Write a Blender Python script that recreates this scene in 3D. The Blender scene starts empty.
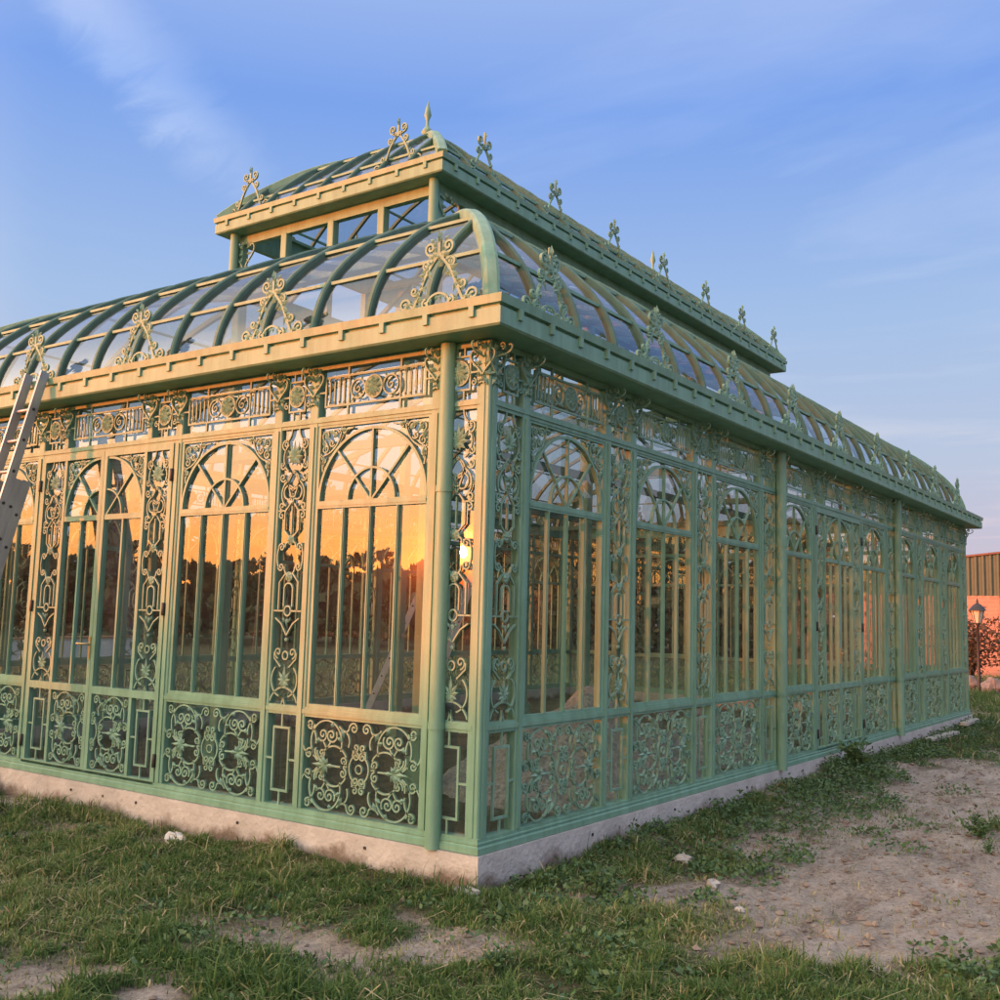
import bpy, math, random
import numpy as np
from mathutils import Vector, Matrix
R = math.radians
PI = math.pi
random.seed(7)
rng = np.random.default_rng(11)
scn = bpy.context.scene
col = scn.collection

# ------------------------------------------------------------------ helpers
class MB:
    """collects shapes into one mesh"""
    def __init__(s):
        s.v = []; s.f = []; s.sm = []
    def add(s, vs, fs, smooth=False):
        o = len(s.v); s.v.extend(vs)
        for f in fs:
            s.f.append(tuple(i + o for i in f)); s.sm.append(smooth)
    def box(s, x0, x1, y0, y1, z0, z1):
        s.add([(x0,y0,z0),(x1,y0,z0),(x1,y1,z0),(x0,y1,z0),(x0,y0,z1),(x1,y0,z1),(x1,y1,z1),(x0,y1,z1)],
              [(0,3,2,1),(4,5,6,7),(0,1,5,4),(1,2,6,5),(2,3,7,6),(3,0,4,7)])
    def cbox(s, x0, x1, y0, y1, z0, z1, c=.008):
        """upright post with chamfered vertical edges"""
        p = [(x0+c,y0),(x1-c,y0),(x1,y0+c),(x1,y1-c),(x1-c,y1),(x0+c,y1),(x0,y1-c),(x0,y0+c)]
        vs = [(a,b,z0) for a,b in p] + [(a,b,z1) for a,b in p]
        fs = [(i,(i+1)%8,8+(i+1)%8,8+i) for i in range(8)] + [tuple(range(7,-1,-1)), tuple(range(8,16))]
        s.add(vs, fs)
    def ribbon(s, pts, w, y0, y1, closed=False):
        """flat bar of width w following a line in the XZ plane, between depths y0 and y1"""
        n = len(pts); vs = []
        for i in range(n):
            a = pts[(i-1) % n] if (closed or i > 0) else pts[i]
            b = pts[(i+1) % n] if (closed or i < n-1) else pts[i]
            dx, dz = b[0]-a[0], b[1]-a[1]; L = math.hypot(dx, dz) or 1
            nx, nz = -dz/L*w/2, dx/L*w/2
            x, z = pts[i]
            vs += [(x+nx,y0,z+nz),(x-nx,y0,z-nz),(x-nx,y1,z-nz),(x+nx,y1,z+nz)]
        fs = []
        m = n if closed else n-1
        for i in range(m):
            p = 4*i; q = 4*((i+1) % n)
            for k in range(4):
                fs.append((p+k, p+(k+1)%4, q+(k+1)%4, q+k))
        if not closed:
            fs += [(3,2,1,0), tuple(4*(n-1)+k for k in range(4))]
        s.add(vs, fs)
    def tube(s, pts, r, sides=8, caps=True, smooth=True):
        pts = [Vector(p) for p in pts]; n = len(pts); vs = []
        rr = r if isinstance(r, (list, tuple)) else [r]*n
        ref = None
        for i in range(n):
            t = (pts[min(i+1,n-1)] - pts[max(i-1,0)]).normalized()
            if ref is None:
                ref = Vector((0,0,1)) if abs(t.z) < .9 else Vector((1,0,0))
            u = (ref - t*ref.dot(t)).normalized(); ref = u; w = t.cross(u)
            for k in range(sides):
                a = 2*PI*k/sides
                vs.append(tuple(pts[i] + (u*math.cos(a) + w*math.sin(a))*rr[i]))
        fs = []
        for i in range(n-1):
            for k in range(sides):
                fs.append((i*sides+k, i*sides+(k+1)%sides, (i+1)*sides+(k+1)%sides, (i+1)*sides+k))
        s.add(vs, fs, smooth)
        if caps:
            s.add(vs[:sides], [tuple(range(sides-1,-1,-1))]); s.add(vs[-sides:], [tuple(range(sides))])
    def lathe(s, prof, cx, cy, sides=12):
        """prof: (r, z) from bottom to top"""
        vs = []; n = len(prof)
        for r, z in prof:
            for k in range(sides):
                a = 2*PI*k/sides; vs.append((cx+r*math.cos(a), cy+r*math.sin(a), z))
        fs = [(i*sides+k, i*sides+(k+1)%sides, (i+1)*sides+(k+1)%sides, (i+1)*sides+k) for i in range(n-1) for k in range(sides)]
        s.add(vs, fs, True)
        s.add(vs[:sides], [tuple(range(sides-1,-1,-1))]); s.add(vs[-sides:], [tuple(range(sides))])
    def beam(s, a, b, w, h):
        """square bar from a to b"""
        a = Vector(a); b = Vector(b); t = (b-a).normalized()
        up = Vector((0,0,1)) if abs(t.z) < .95 else Vector((0,1,0))
        u = t.cross(up).normalized()*w/2; n = u.cross(t).normalized()*h/2
        vs = [tuple(q+e) for q in (a,b) for e in (-u-n, u-n, u+n, -u+n)]
        s.add(vs, [(3,2,1,0),(4,5,6,7)] + [(k,(k+1)%4,4+(k+1)%4,4+k) for k in range(4)])
    def leaf(s, x, z, ang, L=.06, w=.022, y0=-.006, d=.016):
        """little cast leaf: a raised diamond in the XZ plane"""
        c, sn = math.cos(ang), math.sin(ang)
        def P(a, b, y): return (x + a*c - b*sn, y, z + a*sn + b*c)
        s.add([P(0,0,y0), P(L*.45,w/2,y0), P(L,0,y0), P(L*.45,-w/2,y0), P(L*.4,0,y0-d), P(L*.4,0,y0+d*.6)],
              [(0,4,1),(1,4,2),(2,4,3),(3,4,0),(1,5,0),(2,5,1),(3,5,2),(0,5,3)])
    def disc(s, x, z, r, y0, y1, sides=12, dome=.01):
        vs = [(x+r*math.cos(2*PI*k/sides), y1, z+r*math.sin(2*PI*k/sides)) for k in range(sides)]
        vs += [(x+r*math.cos(2*PI*k/sides), y0, z+r*math.sin(2*PI*k/sides)) for k in range(sides)]
        vs += [(x+r*.55*math.cos(2*PI*k/sides), y0-dome*(1 if k % 2 else .3), z+r*.55*math.sin(2*PI*k/sides)) for k in range(sides)]
        vs.append((x, y0-dome*1.3, z))
        fs = [tuple(range(sides))]
        for j in (0,1):
            fs += [(j*sides+k, (j+1)*sides+k, (j+1)*sides+(k+1)%sides, j*sides+(k+1)%sides) for k in range(sides)]
        fs += [(2*sides+k, 3*sides, 2*sides+(k+1)%sides) for k in range(sides)]
        s.add(vs, fs)
    def mesh(s, name, m):
        me = bpy.data.meshes.new(name)
        me.from_pydata(s.v, [], s.f)
        me.polygons.foreach_set('use_smooth', s.sm)
        if m: me.materials.append(m)
        me.update()
        return me

tilt = random.Random(21); STILL = [False]
def link(name, me, parent=None, loc=(0,0,0), rz=0, sc=(1,1,1)):
    o = bpy.data.objects.new(name, me); col.objects.link(o)
    o.location = loc; o.rotation_euler = (0,0,rz); o.scale = sc
    if parent: o.parent = parent
    if name == 'pane' and not STILL[0]: o.rotation_euler = (R(tilt.uniform(-.18,.18)), 0, R(tilt.uniform(-.22,.22)))
    return o
def tag(o, label=None, cat=None, group=None, kind=None):
    if label: o['label'] = label
    if cat: o['category'] = cat
    if group: o['group'] = group
    if kind: o['kind'] = kind
    return o
def empty(name, loc, rz=0):
    o = bpy.data.objects.new(name, None); col.objects.link(o)
    o.location = loc; o.rotation_euler = (0,0,rz); o.empty_display_size = .2
    return o
def copy_tree(o, parent=None):
    c = o.copy(); col.objects.link(c); c.parent = parent
    for ch in list(o.children): copy_tree(ch, c)
    return c

# ------------------------------------------------------------------ materials
def nodes(name):
    m = bpy.data.materials.new(name); m.use_nodes = True
    nt = m.node_tree; nt.nodes.clear()
    out = nt.nodes.new('ShaderNodeOutputMaterial')
    return m, nt, out
def N(nt, t, **kw):
    n = nt.nodes.new(t)
    for k, v in kw.items():
        if k == 'ins':
            for i, x in v.items(): n.inputs[i].default_value = x
        else: setattr(n, k, v)
    return n
def ramp(nt, src, stops):
    r = nt.nodes.new('ShaderNodeValToRGB'); cr = r.color_ramp
    while len(cr.elements) < len(stops): cr.elements.new(.5)
    for e, (p, c) in zip(cr.elements, stops): e.position = p; e.color = (*c, 1) if len(c) == 3 else c
    nt.links.new(src, r.inputs[0]); return r
def surf(name, c1, c2, rough=.5, scale=6, metal=0, bump=.0, bscale=60, detail=5, stretch=(1,1,1), spec=.5, rough2=None):
    m, nt, out = nodes(name)
    b = N(nt, 'ShaderNodeBsdfPrincipled'); nt.links.new(b.outputs[0], out.inputs[0])
    tc = N(nt, 'ShaderNodeTexCoord'); mp = N(nt, 'ShaderNodeMapping'); mp.inputs['Scale'].default_value = stretch
    nt.links.new(tc.outputs['Object'], mp.inputs[0])
    no = N(nt, 'ShaderNodeTexNoise', ins={'Scale': scale, 'Detail': detail, 'Roughness': .6}); nt.links.new(mp.outputs[0], no.inputs['Vector'])
    r = ramp(nt, no.outputs[0], [(.3, c1), (.7, c2)]); nt.links.new(r.outputs[0], b.inputs['Base Color'])
    b.inputs['Roughness'].default_value = rough; b.inputs['Metallic'].default_value = metal
    b.inputs['Specular IOR Level'].default_value = spec
    if rough2 is not None:
        rr = N(nt, 'ShaderNodeMapRange', ins={1:.3,2:.7,3:rough,4:rough2}); nt.links.new(no.outputs[0], rr.inputs[0]); nt.links.new(rr.outputs[0], b.inputs['Roughness'])
    if bump:
        n2 = N(nt, 'ShaderNodeTexNoise', ins={'Scale': bscale, 'Detail': 4}); nt.links.new(mp.outputs[0], n2.inputs['Vector'])
        bp = N(nt, 'ShaderNodeBump', ins={'Strength': bump, 'Distance': .02}); nt.links.new(n2.outputs[0], bp.inputs['Height'])
        nt.links.new(bp.outputs[0], b.inputs['Normal'])
    return m

def glass_mat(name, f0=.1, tint=(.74,.80,.77), dust=.004, drough=.11, film=.028):
    m, nt, out = nodes(name)
    g = N(nt, 'ShaderNodeNewGeometry')
    dot = N(nt, 'ShaderNodeVectorMath', operation='DOT_PRODUCT'); nt.links.new(g.outputs['Normal'], dot.inputs[0]); nt.links.new(g.outputs['Incoming'], dot.inputs[1])
    ab = N(nt, 'ShaderNodeMath', operation='ABSOLUTE'); nt.links.new(dot.outputs['Value'], ab.inputs[0])
    om = N(nt, 'ShaderNodeMath', operation='SUBTRACT', ins={0: 1.0}); nt.links.new(ab.outputs[0], om.inputs[1])
    pw = N(nt, 'ShaderNodeMath', operation='POWER', ins={1: 5.0}); nt.links.new(om.outputs[0], pw.inputs[0])
    fr = N(nt, 'ShaderNodeMapRange', ins={1: 0, 2: 1, 3: f0, 4: .92}); nt.links.new(pw.outputs[0], fr.inputs[0])
    # slightly wavy panes
    tc = N(nt, 'ShaderNodeTexCoord'); no = N(nt, 'ShaderNodeTexNoise', ins={'Scale': 1.7, 'Detail': 1}); nt.links.new(tc.outputs['Object'], no.inputs['Vector'])
    bp = N(nt, 'ShaderNodeBump', ins={'Strength': .05, 'Distance': .02}); nt.links.new(no.outputs[0], bp.inputs['Height'])
    tr = N(nt, 'ShaderNodeBsdfTransparent', ins={0: (*tint, 1)})
    gl = N(nt, 'ShaderNodeBsdfGlossy', ins={'Color': (1,1,1,1), 'Roughness': 0.0}); nt.links.new(bp.outputs[0], gl.inputs['Normal'])
    gd = N(nt, 'ShaderNodeBsdfGlossy', ins={'Color': (.9,.9,.9,1), 'Roughness': drough})
    mx = N(nt, 'ShaderNodeMixShader'); nt.links.new(fr.outputs[0], mx.inputs[0]); nt.links.new(tr.outputs[0], mx.inputs[1]); nt.links.new(gl.outputs[0], mx.inputs[2])
    m2 = N(nt, 'ShaderNodeMixShader', ins={0: dust}); nt.links.new(mx.outputs[0], m2.inputs[1]); nt.links.new(gd.outputs[0], m2.inputs[2])
    df = N(nt, 'ShaderNodeBsdfDiffuse', ins={0: (.62,.58,.52,1)})
    dn = N(nt, 'ShaderNodeTexNoise', ins={'Scale': 4.0, 'Detail': 6, 'Roughness': .65}); nt.links.new(tc.outputs['Object'], dn.inputs['Vector'])
    dm = N(nt, 'ShaderNodeMapRange', ins={1: .35, 2: .75, 3: film*.5, 4: film*1.8}); nt.links.new(dn.outputs[0], dm.inputs[0])
    m3 = N(nt, 'ShaderNodeMixShader'); nt.links.new(dm.outputs[0], m3.inputs[0]); nt.links.new(m2.outputs[0], m3.inputs[1]); nt.links.new(df.outputs[0], m3.inputs[2])
    nt.links.new(m3.outputs[0], out.inputs[0])
    return m

def paint(name, c1, c2, rough, scale, rust=.70):
    """coated iron: uneven coat, dust streaks running down, small rust blooms"""
    m = surf(name, c1, c2, rough=rough, rough2=rough+.2, scale=scale, bump=.10, bscale=90)
    nt = m.node_tree; b = next(n for n in nt.nodes if n.type == 'BSDF_PRINCIPLED'); src = b.inputs['Base Color'].links[0].from_socket
    g = N(nt, 'ShaderNodeNewGeometry'); mp = N(nt, 'ShaderNodeMapping'); mp.inputs['Scale'].default_value = (9,9,1.1); nt.links.new(g.outputs['Position'], mp.inputs[0])
    n1 = N(nt, 'ShaderNodeTexNoise', ins={'Scale': 1.0, 'Detail': 6, 'Roughness': .65}); nt.links.new(mp.outputs[0], n1.inputs['Vector'])
    r1 = ramp(nt, n1.outputs[0], [(.42,(1,1,1)),(.62,(.80,.79,.75)),(.74,(1.08,1.05,1.0))])
    mu = N(nt, 'ShaderNodeMixRGB', blend_type='MULTIPLY', ins={0: 1.0}); nt.links.new(src, mu.inputs[1]); nt.links.new(r1.outputs[0], mu.inputs[2])
    n2 = N(nt, 'ShaderNodeTexNoise', ins={'Scale': 13.0, 'Detail': 7, 'Roughness': .7}); nt.links.new(g.outputs['Position'], n2.inputs['Vector'])
    r2 = ramp(nt, n2.outputs[0], [(rust,(0,0,0)),(rust+.05,(1,1,1))])
    mr = N(nt, 'ShaderNodeMixRGB', ins={2: (.16,.085,.045,1)}); nt.links.new(r2.outputs[0], mr.inputs[0]); nt.links.new(mu.outputs[0], mr.inputs[1])
    nt.links.new(mr.outputs[0], b.inputs['Base Color'])
    return m
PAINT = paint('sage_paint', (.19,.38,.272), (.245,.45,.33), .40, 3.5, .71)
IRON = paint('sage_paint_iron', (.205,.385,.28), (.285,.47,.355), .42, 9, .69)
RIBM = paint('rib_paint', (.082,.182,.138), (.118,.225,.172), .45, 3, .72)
GLASS = glass_mat('window_glass', f0=.125, film=.018)
ROOFGLASS = glass_mat('roof_glass', f0=.15, tint=(.60,.67,.71), dust=.01, drough=.25, film=.014)
DARKMETAL = surf('dark_iron', (.03,.03,.03), (.05,.05,.05), rough=.5)
ALU = surf('aluminium', (.34,.36,.39), (.48,.50,.53), rough=.42, metal=.6, scale=14, stretch=(1,1,.2))
LADW = surf('bleached_aluminium', (.70,.70,.69), (.84,.84,.82), rough=.5, metal=.15, scale=14)
BRASS = surf('brass', (.55,.45,.25), (.7,.6,.35), rough=.3, metal=.9)

# ------------------------------------------------------------------ dimensions (metres; z = 0 at the foot of the iron frame)
W, LEN = 7.92, 14.04
Z_SILL, Z_SPRING, Z_TRANS, Z_HEAD = .731, 2.149, 2.736, 3.14
GROUND = -.20
fp = [.42,1.525,1.885,3.01]; FP = fp + [W-q for q in reversed(fp)]
sp = [.425,1.525,1.92,3.05,3.44,4.59,4.99,6.13]; SP = sp + [LEN-q for q in reversed(sp)]

# ------------------------------------------------------------------ ironwork drawing
def spiral(cx, cz, r0, a0, turns, r1=.006, n=None):
    n = n or max(10, int(abs(turns)*16))
    out = []
    for i in range(n+1):
        t = i/n; r = r0*(1-t)**.85 + r1*t if False else r0 + (r1-r0)*t**.8
        a = R(a0) + turns*2*PI*t
        out.append((cx + r*math.cos(a), cz + r*math.sin(a)))
    return out
def scroll(P, Q, ta, tb, tm=0, lam=.13, n=40):
    """wrought scroll from eye P to eye Q; ta, tb turn (rad) in the end curls, tm in the middle; same signs: C, opposite: S"""
    th = 0; x = z = 0; pts = [(0,0)]
    ka = ta/(lam*(1-math.exp(-1/lam))); kb = tb/(lam*(1-math.exp(-1/lam)))
    M = 160; keep = [(0,0)]
    # finer sampling near the eyes
    for i in range(M):
        s = (i+.5)/M
        th += (ka*math.exp(-s/lam) + kb*math.exp(-(1-s)/lam) + tm)/M
        x += math.cos(th)/M; z += math.sin(th)/M; keep.append((x,z))
    c1 = complex(*keep[-1]); c2 = complex(Q[0]-P[0], Q[1]-P[1]); k = c2/c1
    idx = sorted(set([int(round(M*j/n)) for j in range(n+1)]))
    out = []
    for i in idx:
        w = complex(*keep[i])*k; out.append((P[0]+w.real, P[1]+w.imag))
    return out
def arc(cx, cz, r, a0, a1, n=20, rz=None):
    rz = rz or r
    return [(cx + r*math.cos(R(a0+(a1-a0)*i/n)), cz + rz*math.sin(R(a0+(a1-a0)*i/n))) for i in range(n+1)]
def mirror(p, cx=0): return [(2*cx-x, z) for x, z in p]
def flip(p, cz=0): return [(x, 2*cz-z) for x, z in p]
BARW, IY0, IY1 = .0110, .004, .020

def scroll_field(mb, cx, cz, hw, hh, halves=(1,-1), bw=BARW):
    """the dense wrought scroll infill of a dado panel, centred at cx, cz; drawn for the right upper quarter and mirrored"""
    sx, sz = hw/.50, hh/.30
    for mx in halves:
        for mz in (1,-1):
            def T(pts): return [(cx + mx*x*sx, cz + mz*z*sz) for x, z in pts]
            def rb(pts, w=bw): mb.ribbon(T(pts), w, IY0, IY1)
            # great ring of the quarter: in at the middle, over the top, down the outside, curling inwards
            rb(arc(.30,.145,.142,200,-60,30)); rb(spiral(.338,.075,.045,20,-1.35)); rb(arc(.345,.085,.055,-90,20,6))
            rb(spiral(.255,.195,.050,-150,1.5)); rb(arc(.255,.195,.050,-150,-210,6))
            rb(spiral(.335,.195,.050,-30,-1.5)); rb([(.293,.105),(.262,.148)]); rb([(.293,.105),(.325,.148)])
            # outer corner curls
            rb(spiral(.452,.255,.040,180,1.45)); rb(arc(.50,.15,.105,100,190,10)); rb(spiral(.458,.062,.046,-160,-1.45)); rb(arc(.46,.12,.055,-95,-10,8))
            # top middle curls and the stem that joins them to the ring
            rb(spiral(.055,.252,.042,0,1.45)); rb(arc(.125,.255,.028,180,270,8)); rb(arc(.125,.30,.073,-90,-35,8))
            rb(spiral(.135,.262,.030,-90,-1.3) if False else arc(.16,.165,.07,120,210,10))
            # ring round the flower
            rb(arc(.225,0,.128,0,150,20)); rb(spiral(.140,.038,.036,-90,-1.35)); rb(arc(.14,.0,.028,90,180,6)) if mz > 0 else None
            # double C in the middle
            rb(arc(-.01,.0,.095,0,52,10)); rb(spiral(.028,.078,.032,50,1.45)); rb(spiral(.030,.135,.028,-60,-1.2)); rb([(.058,.075),(.052,.115)])
            for (lx,lz,la,L) in ((.135,.185,60,.075),(.150,.165,20,.06),(.355,.155,-10,.05),(.255,.245,120,.04)):
                a = R(la); a = PI-a if mx < 0 else a; a = -a if mz < 0 else a
                mb.leaf(cx+mx*lx*sx, cz+mz*lz*sz, a, L, .034, IY0, .02)
        fx = cx + mx*.300*sx
        for k, (da, L) in enumerate(((0,.14),(32,.10),(-32,.10),(70,.085),(-70,.085),(115,.06),(-115,.06),(180,.10))):
            a = R(da) if mx > 0 else R(180+da)
            mb.leaf(fx, cz, a, L*sx*.9, .030, IY0-.002, .015)
        mb.ribbon([(fx, cz), (cx+mx*.165*sx, cz)], bw, IY0, IY1)
    if len(halves) == 2: mb.ribbon(arc(cx,cz,.028,0,360,14)[:-1], bw*.8, IY0, IY1, True)

def pilaster_field(mb, cx, w, z0=.77, z1=2.705, bw=.0105):
    """tall narrow wrought infill between two posts, w = clear width"""
    s = w/.30; k = (z1-z0)/1.935
    def Z(z): return z0 + (z-.77)*k
    for m in (1,-1):
        def T(pts): return [(cx + m*x*s, Z(z)) for x, z in pts]
        def rb(pts, q=bw): mb.ribbon(T(pts), q, IY0, IY1)
        def lf(x, z, a, L=.05, q=.02):
            a = R(a); a = PI-a if m < 0 else a
            mb.leaf(cx+m*x*s, Z(z), a, L*s, q, IY0, .012)
        # foot: crossed arcs and a flower
        rb(arc(.14,.83,.14,180,250,10)); rb(arc(0,.73,.15,20,90,12)); rb(arc(.02,.93,.115,-75,50,14))
        for a, L in (((90,.12),) if m > 0 else ()) + ((50,.09),(15,.07),(-25,.06),(-60,.06)): lf(0,.92,a,L,.03)
        rb(spiral(.075,1.12,.042,-90,1.3)); rb([(.045,1.02),(.115,1.08),(.118,1.12)])
        rb(arc(0,1.10,.028,-90,90,8))
        rb([(.0,1.24),(.06,1.32),(.125,1.36)]); lf(.02,1.33,60,.045); (lf(0,1.30,90,.06) if m > 0 else None)
        # ring with stubs
        rb(arc(0,1.41,.034,-90,90,9)); rb([(.034,1.41),(.145,1.41)])
        # lancet and side bars
        rb(arc(0,1.56,.045,0,90,8)); rb([(.045,1.44),(.045,1.56)]); rb([(.10,1.41),(.10,1.61),(.04,1.67)])
        # C scrolls with rosettes
        rb(spiral(.092,1.722,.034,0,-1.3)); rb(spiral(.092,1.858,.034,0,1.3)); rb(arc(.100,1.79,.036,-58,58,12,.085)); rb([(.058,1.722),(.05,1.69),(.03,1.668)]); rb([(.058,1.858),(.05,1.885),(.03,1.90)])
        # tulip lines
        rb([(.02,1.93),(.075,1.98),(.075,2.11),(.02,2.17)]); (rb([(.0,1.95),(.0,2.15)]) if m > 0 else None)
        rb([(.075,2.12),(.145,2.12)]); rb(spiral(.11,2.085,.03,90,-1.1)); rb(spiral(.11,2.155,.03,-90,1.1))
        # knot of loops
        rb(arc(.045,2.25,.05,-170,170,18)); rb(arc(.0,2.33,.06,-90,90,12)); rb(spiral(.115,2.36,.036,-150,1.3))
        rb(arc(.02,2.24,.10,-60,70,12)); rb([(.0,2.17),(.06,2.32),(.0,2.41)])
        # crowning flower
        for a, L in (((90,.13),) if m > 0 else ()) + ((62,.11),(35,.10),(5,.09),(-35,.08),(-70,.06)): lf(0,2.50,a,L,.034)
        rb(spiral(.10,2.60,.045,-90,1.4)); rb(arc(.0,2.50,.115,-60,55,14)); rb(spiral(.115,2.44,.03,60,-1.2)); rb(arc(.14,2.705,.10,180,255,8))
    for z in (1.65,1.91): mb.disc(cx, Z(z), .036*s, IY0, IY1, 10, .012)
    for z in (1.34,1.21): mb.disc(cx, Z(z), .014*s, IY0, IY1, 8, .006)

def rect_key(mb, x0, x1, z0, z1, bw=.016):
    """rectangular key frame tied to its surround by four stubs"""
    i = .062; a0, a1, b0, b1 = x0+i, x1-i, z0+.085, z1-.085
    for (p, q, r_, s_) in ((a0,a1,b0,b0+bw),(a0,a1,b1-bw,b1)): mb.box(p,q,IY0,IY1,r_,s_)
    mb.box(a0,a0+bw,IY0,IY1,b0+bw,b1-bw); mb.box(a1-bw,a1,IY0,IY1,b0+bw,b1-bw)
    c = (x0+x1)/2; d = (z0+z1)/2
    mb.box(c-.007,c+.007,IY0+.002,IY1-.002,z0,b0); mb.box(c-.007,c+.007,IY0+.002,IY1-.002,b1,z1)
    mb.box(x0,a0,IY0+.002,IY1-.002,d-.007,d+.007); mb.box(a1,x1,IY0+.002,IY1-.002,d-.007,d+.007)

# ------------------------------------------------------------------ window and panel meshes (local x along the wall, y inwards)
PW = .0425                                                   # half width of a post
WN, NN = 1.12, .385                                          # nominal bay widths between post centres
def pane_mesh(name, x0, x1, z0, z1, y=.046, m=None):
    mb = MB(); mb.add([(x0,y,z0),(x1,y,z0),(x1,y,z1),(x0,y,z1)], [(0,1,2,3)]); return mb.mesh(name, m or GLASS)
def arched_window_mesh():
    mb = MB(); a, b = PW, WN-PW; y0, y1 = .010, .040
    z0, zs, z1 = Z_SILL+.032, Z_SPRING, Z_TRANS-.03
    st = .026
    mb.box(a,a+st,y0,y1,z0,z1); mb.box(b-st,b,y0,y1,z0,z1)
    mb.box(a+st,b-st,y0-.002,y1,zs-.028,zs+.024); mb.box(a+st,b-st,y0-.006,y0-.002,zs-.012,zs+.008)
    mb.box(a+st,b-st,y0,y1,z0,z0+.022); mb.box(a+st,b-st,y0,y1,z1-.018,z1)
    for k in (1,2,3):
        x = a+st + (b-a-2*st)*k/4
        mb.box(x-.0105,x+.0105,y0+.002,y1-.002,z0+.022,zs-.028); mb.box(x-.004,x+.004,y0-.004,y0+.002,z0+.022,zs-.028)
    c = WN/2; r = (b-a)/2-st-.006; zc = zs+.024
    mb.ribbon(arc(c,zc,r,0,180,36), .020, y0-.002, y1)
    mb.ribbon(arc(c,zc,r*.44,0,180,22), .015, y0, y1-.004)
    mb.box(c-.008,c+.008,y0+.001,y1-.005,zc,zc+r-.008)
    for s in (1,-1):
        q = R(47); mb.ribbon([(c+s*.01,zc),(c+s*(r-.006)*math.cos(q), zc+(r-.006)*math.sin(q))], .015, y0+.003, y1-.007)
    return mb.mesh('arched_window', PAINT)
def spandrel(mb, c, r, zc, half, sgn, z1):
    """curls and leaves that fill the corner above the arch, on side sgn"""
    e = half
    def rb(p): mb.ribbon([(c+sgn*x, z) for x, z in p], .010, IY0+.006, IY1+.006)
    def lf(x,z,a,L,q=.022):
        a = R(a); a = PI-a if sgn < 0 else a; mb.leaf(c+sgn*x, z, a, L, q, IY0+.006, .012)
    rb(spiral(e-.055,z1-.055,.045,-90,1.4)); rb(spiral(e-.14,z1-.045,.036,180,-1.3)); rb(spiral(e-.045,z1-.15,.038,90,1.3))
    rb(spiral(e-.04,z1-.235,.030,-90,1.3)); rb(spiral(e-.225,z1-.035,.026,0,1.2)); rb(spiral(e-.11,z1-.11,.030,200,1.2))
    rb(arc(e,z1,.20,180,270,12)); rb([(e-.03,z1-.31),(e-.012,z1-.18)]); rb([(e-.31,z1-.016),(e-.18,z1-.03)])
    for x,z,a,L in ((e-.02,z1-.02,225,.13),(e-.07,z1-.02,200,.09),(e-.02,z1-.07,250,.09),(e-.03,z1-.19,260,.07),(e-.19,z1-.02,190,.07),(e-.12,z1-.07,160,.05)): lf(x,z,a,L,.030)
def spandrel_mesh():
    mb = MB(); a, b = PW+.026, WN-PW-.026; r = (b-a)/2-.006
    for s in (1,-1): spandrel(mb, WN/2, r, Z_SPRING+.024, (b-a)/2, s, Z_TRANS-.048)
    return mb.mesh('spandrel_scrollwork', IRON)
def scroll_panel_mesh():
    mb = MB(); scroll_field(mb, WN/2, (.088+.70)/2, WN/2-PW-.012, (.70-.088)/2); return mb.mesh('scroll_panel', IRON)
def key_panel_mesh():
    mb = MB(); rect_key(mb, PW, NN-PW, .088, .70); return mb.mesh('key_panel', IRON)
def pilaster_mesh():
    mb = MB(); pilaster_field(mb, NN/2, NN-2*PW); return mb.mesh('pilaster_panel', IRON)
def frieze_wide_mesh():
    mb = MB(); x0, x1 = PW, WN-PW; z0, z1 = Z_TRANS+.03, Z_HEAD-.035
    a, b = x0+.055, x1-.055; p, q = z0+.065, z1-.055; bw = .014
    mb.box(a,b,IY0,IY1,p,p+bw); mb.box(a,b,IY0,IY1,q-bw,q); mb.box(a,a+bw,IY0,IY1,p+bw,q-bw); mb.box(b-bw,b,IY0,IY1,p+bw,q-bw)
    for t in (.24,.76):
        x = a+(b-a)*t; mb.box(x-.008,x+.008,IY0,IY1,z0,p); mb.box(x-.008,x+.008,IY0,IY1,q,z1)
    m = (p+q)/2
    mb.box(x0,a,IY0,IY1,m-.006,m+.006); mb.box(b,x1,IY0,IY1,m-.006,m+.006)
    c = WN/2; h = (q-p)/2-bw
    for s in (1,-1):
        for k in range(5):
            x = c+s*(.235+k*.046)
            mb.box(x-.006,x+.006,IY0+.003,IY1-.003,p+bw,q-bw)
            if k % 2 == 0: mb.ribbon(arc(x+s*.023,q-bw-.024,.023,0,180,8), .009, IY0+.003, IY1-.003)
            else: mb.ribbon(arc(x+s*.023,p+bw+.024,.023,180,360,8), .009, IY0+.003, IY1-.003)
        mb.ribbon(arc(c+s*.15,m,.066,0,360,20)[:-1], .011, IY0, IY1, True)
        mb.ribbon(spiral(c+s*.15,m,.04,90,1.3), .009, IY0, IY1)
        for aa in (60,120,-60,-120): mb.leaf(c+s*.15+.066*math.cos(R(aa)), m+.066*math.sin(R(aa)), R(aa), .035, .02, IY0, .01)
    return mb.mesh('frieze_panel', IRON)
def medallion_mesh(c):
    mb = MB(); m = (Z_TRANS+.03+.065 + Z_HEAD-.035-.055)/2
    mb.disc(c, m, .072, IY0-.004, IY1, 16, .018); mb.ribbon(arc(c,m,.078,0,360,20)[:-1], .010, IY0-.006, IY1, True)
    for k in range(8): mb.leaf(c+.02*math.cos(k*PI/4), m+.02*math.sin(k*PI/4), k*PI/4, .05, .026, IY0-.016, .012)
    return mb.mesh('medallion', IRON)
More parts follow.
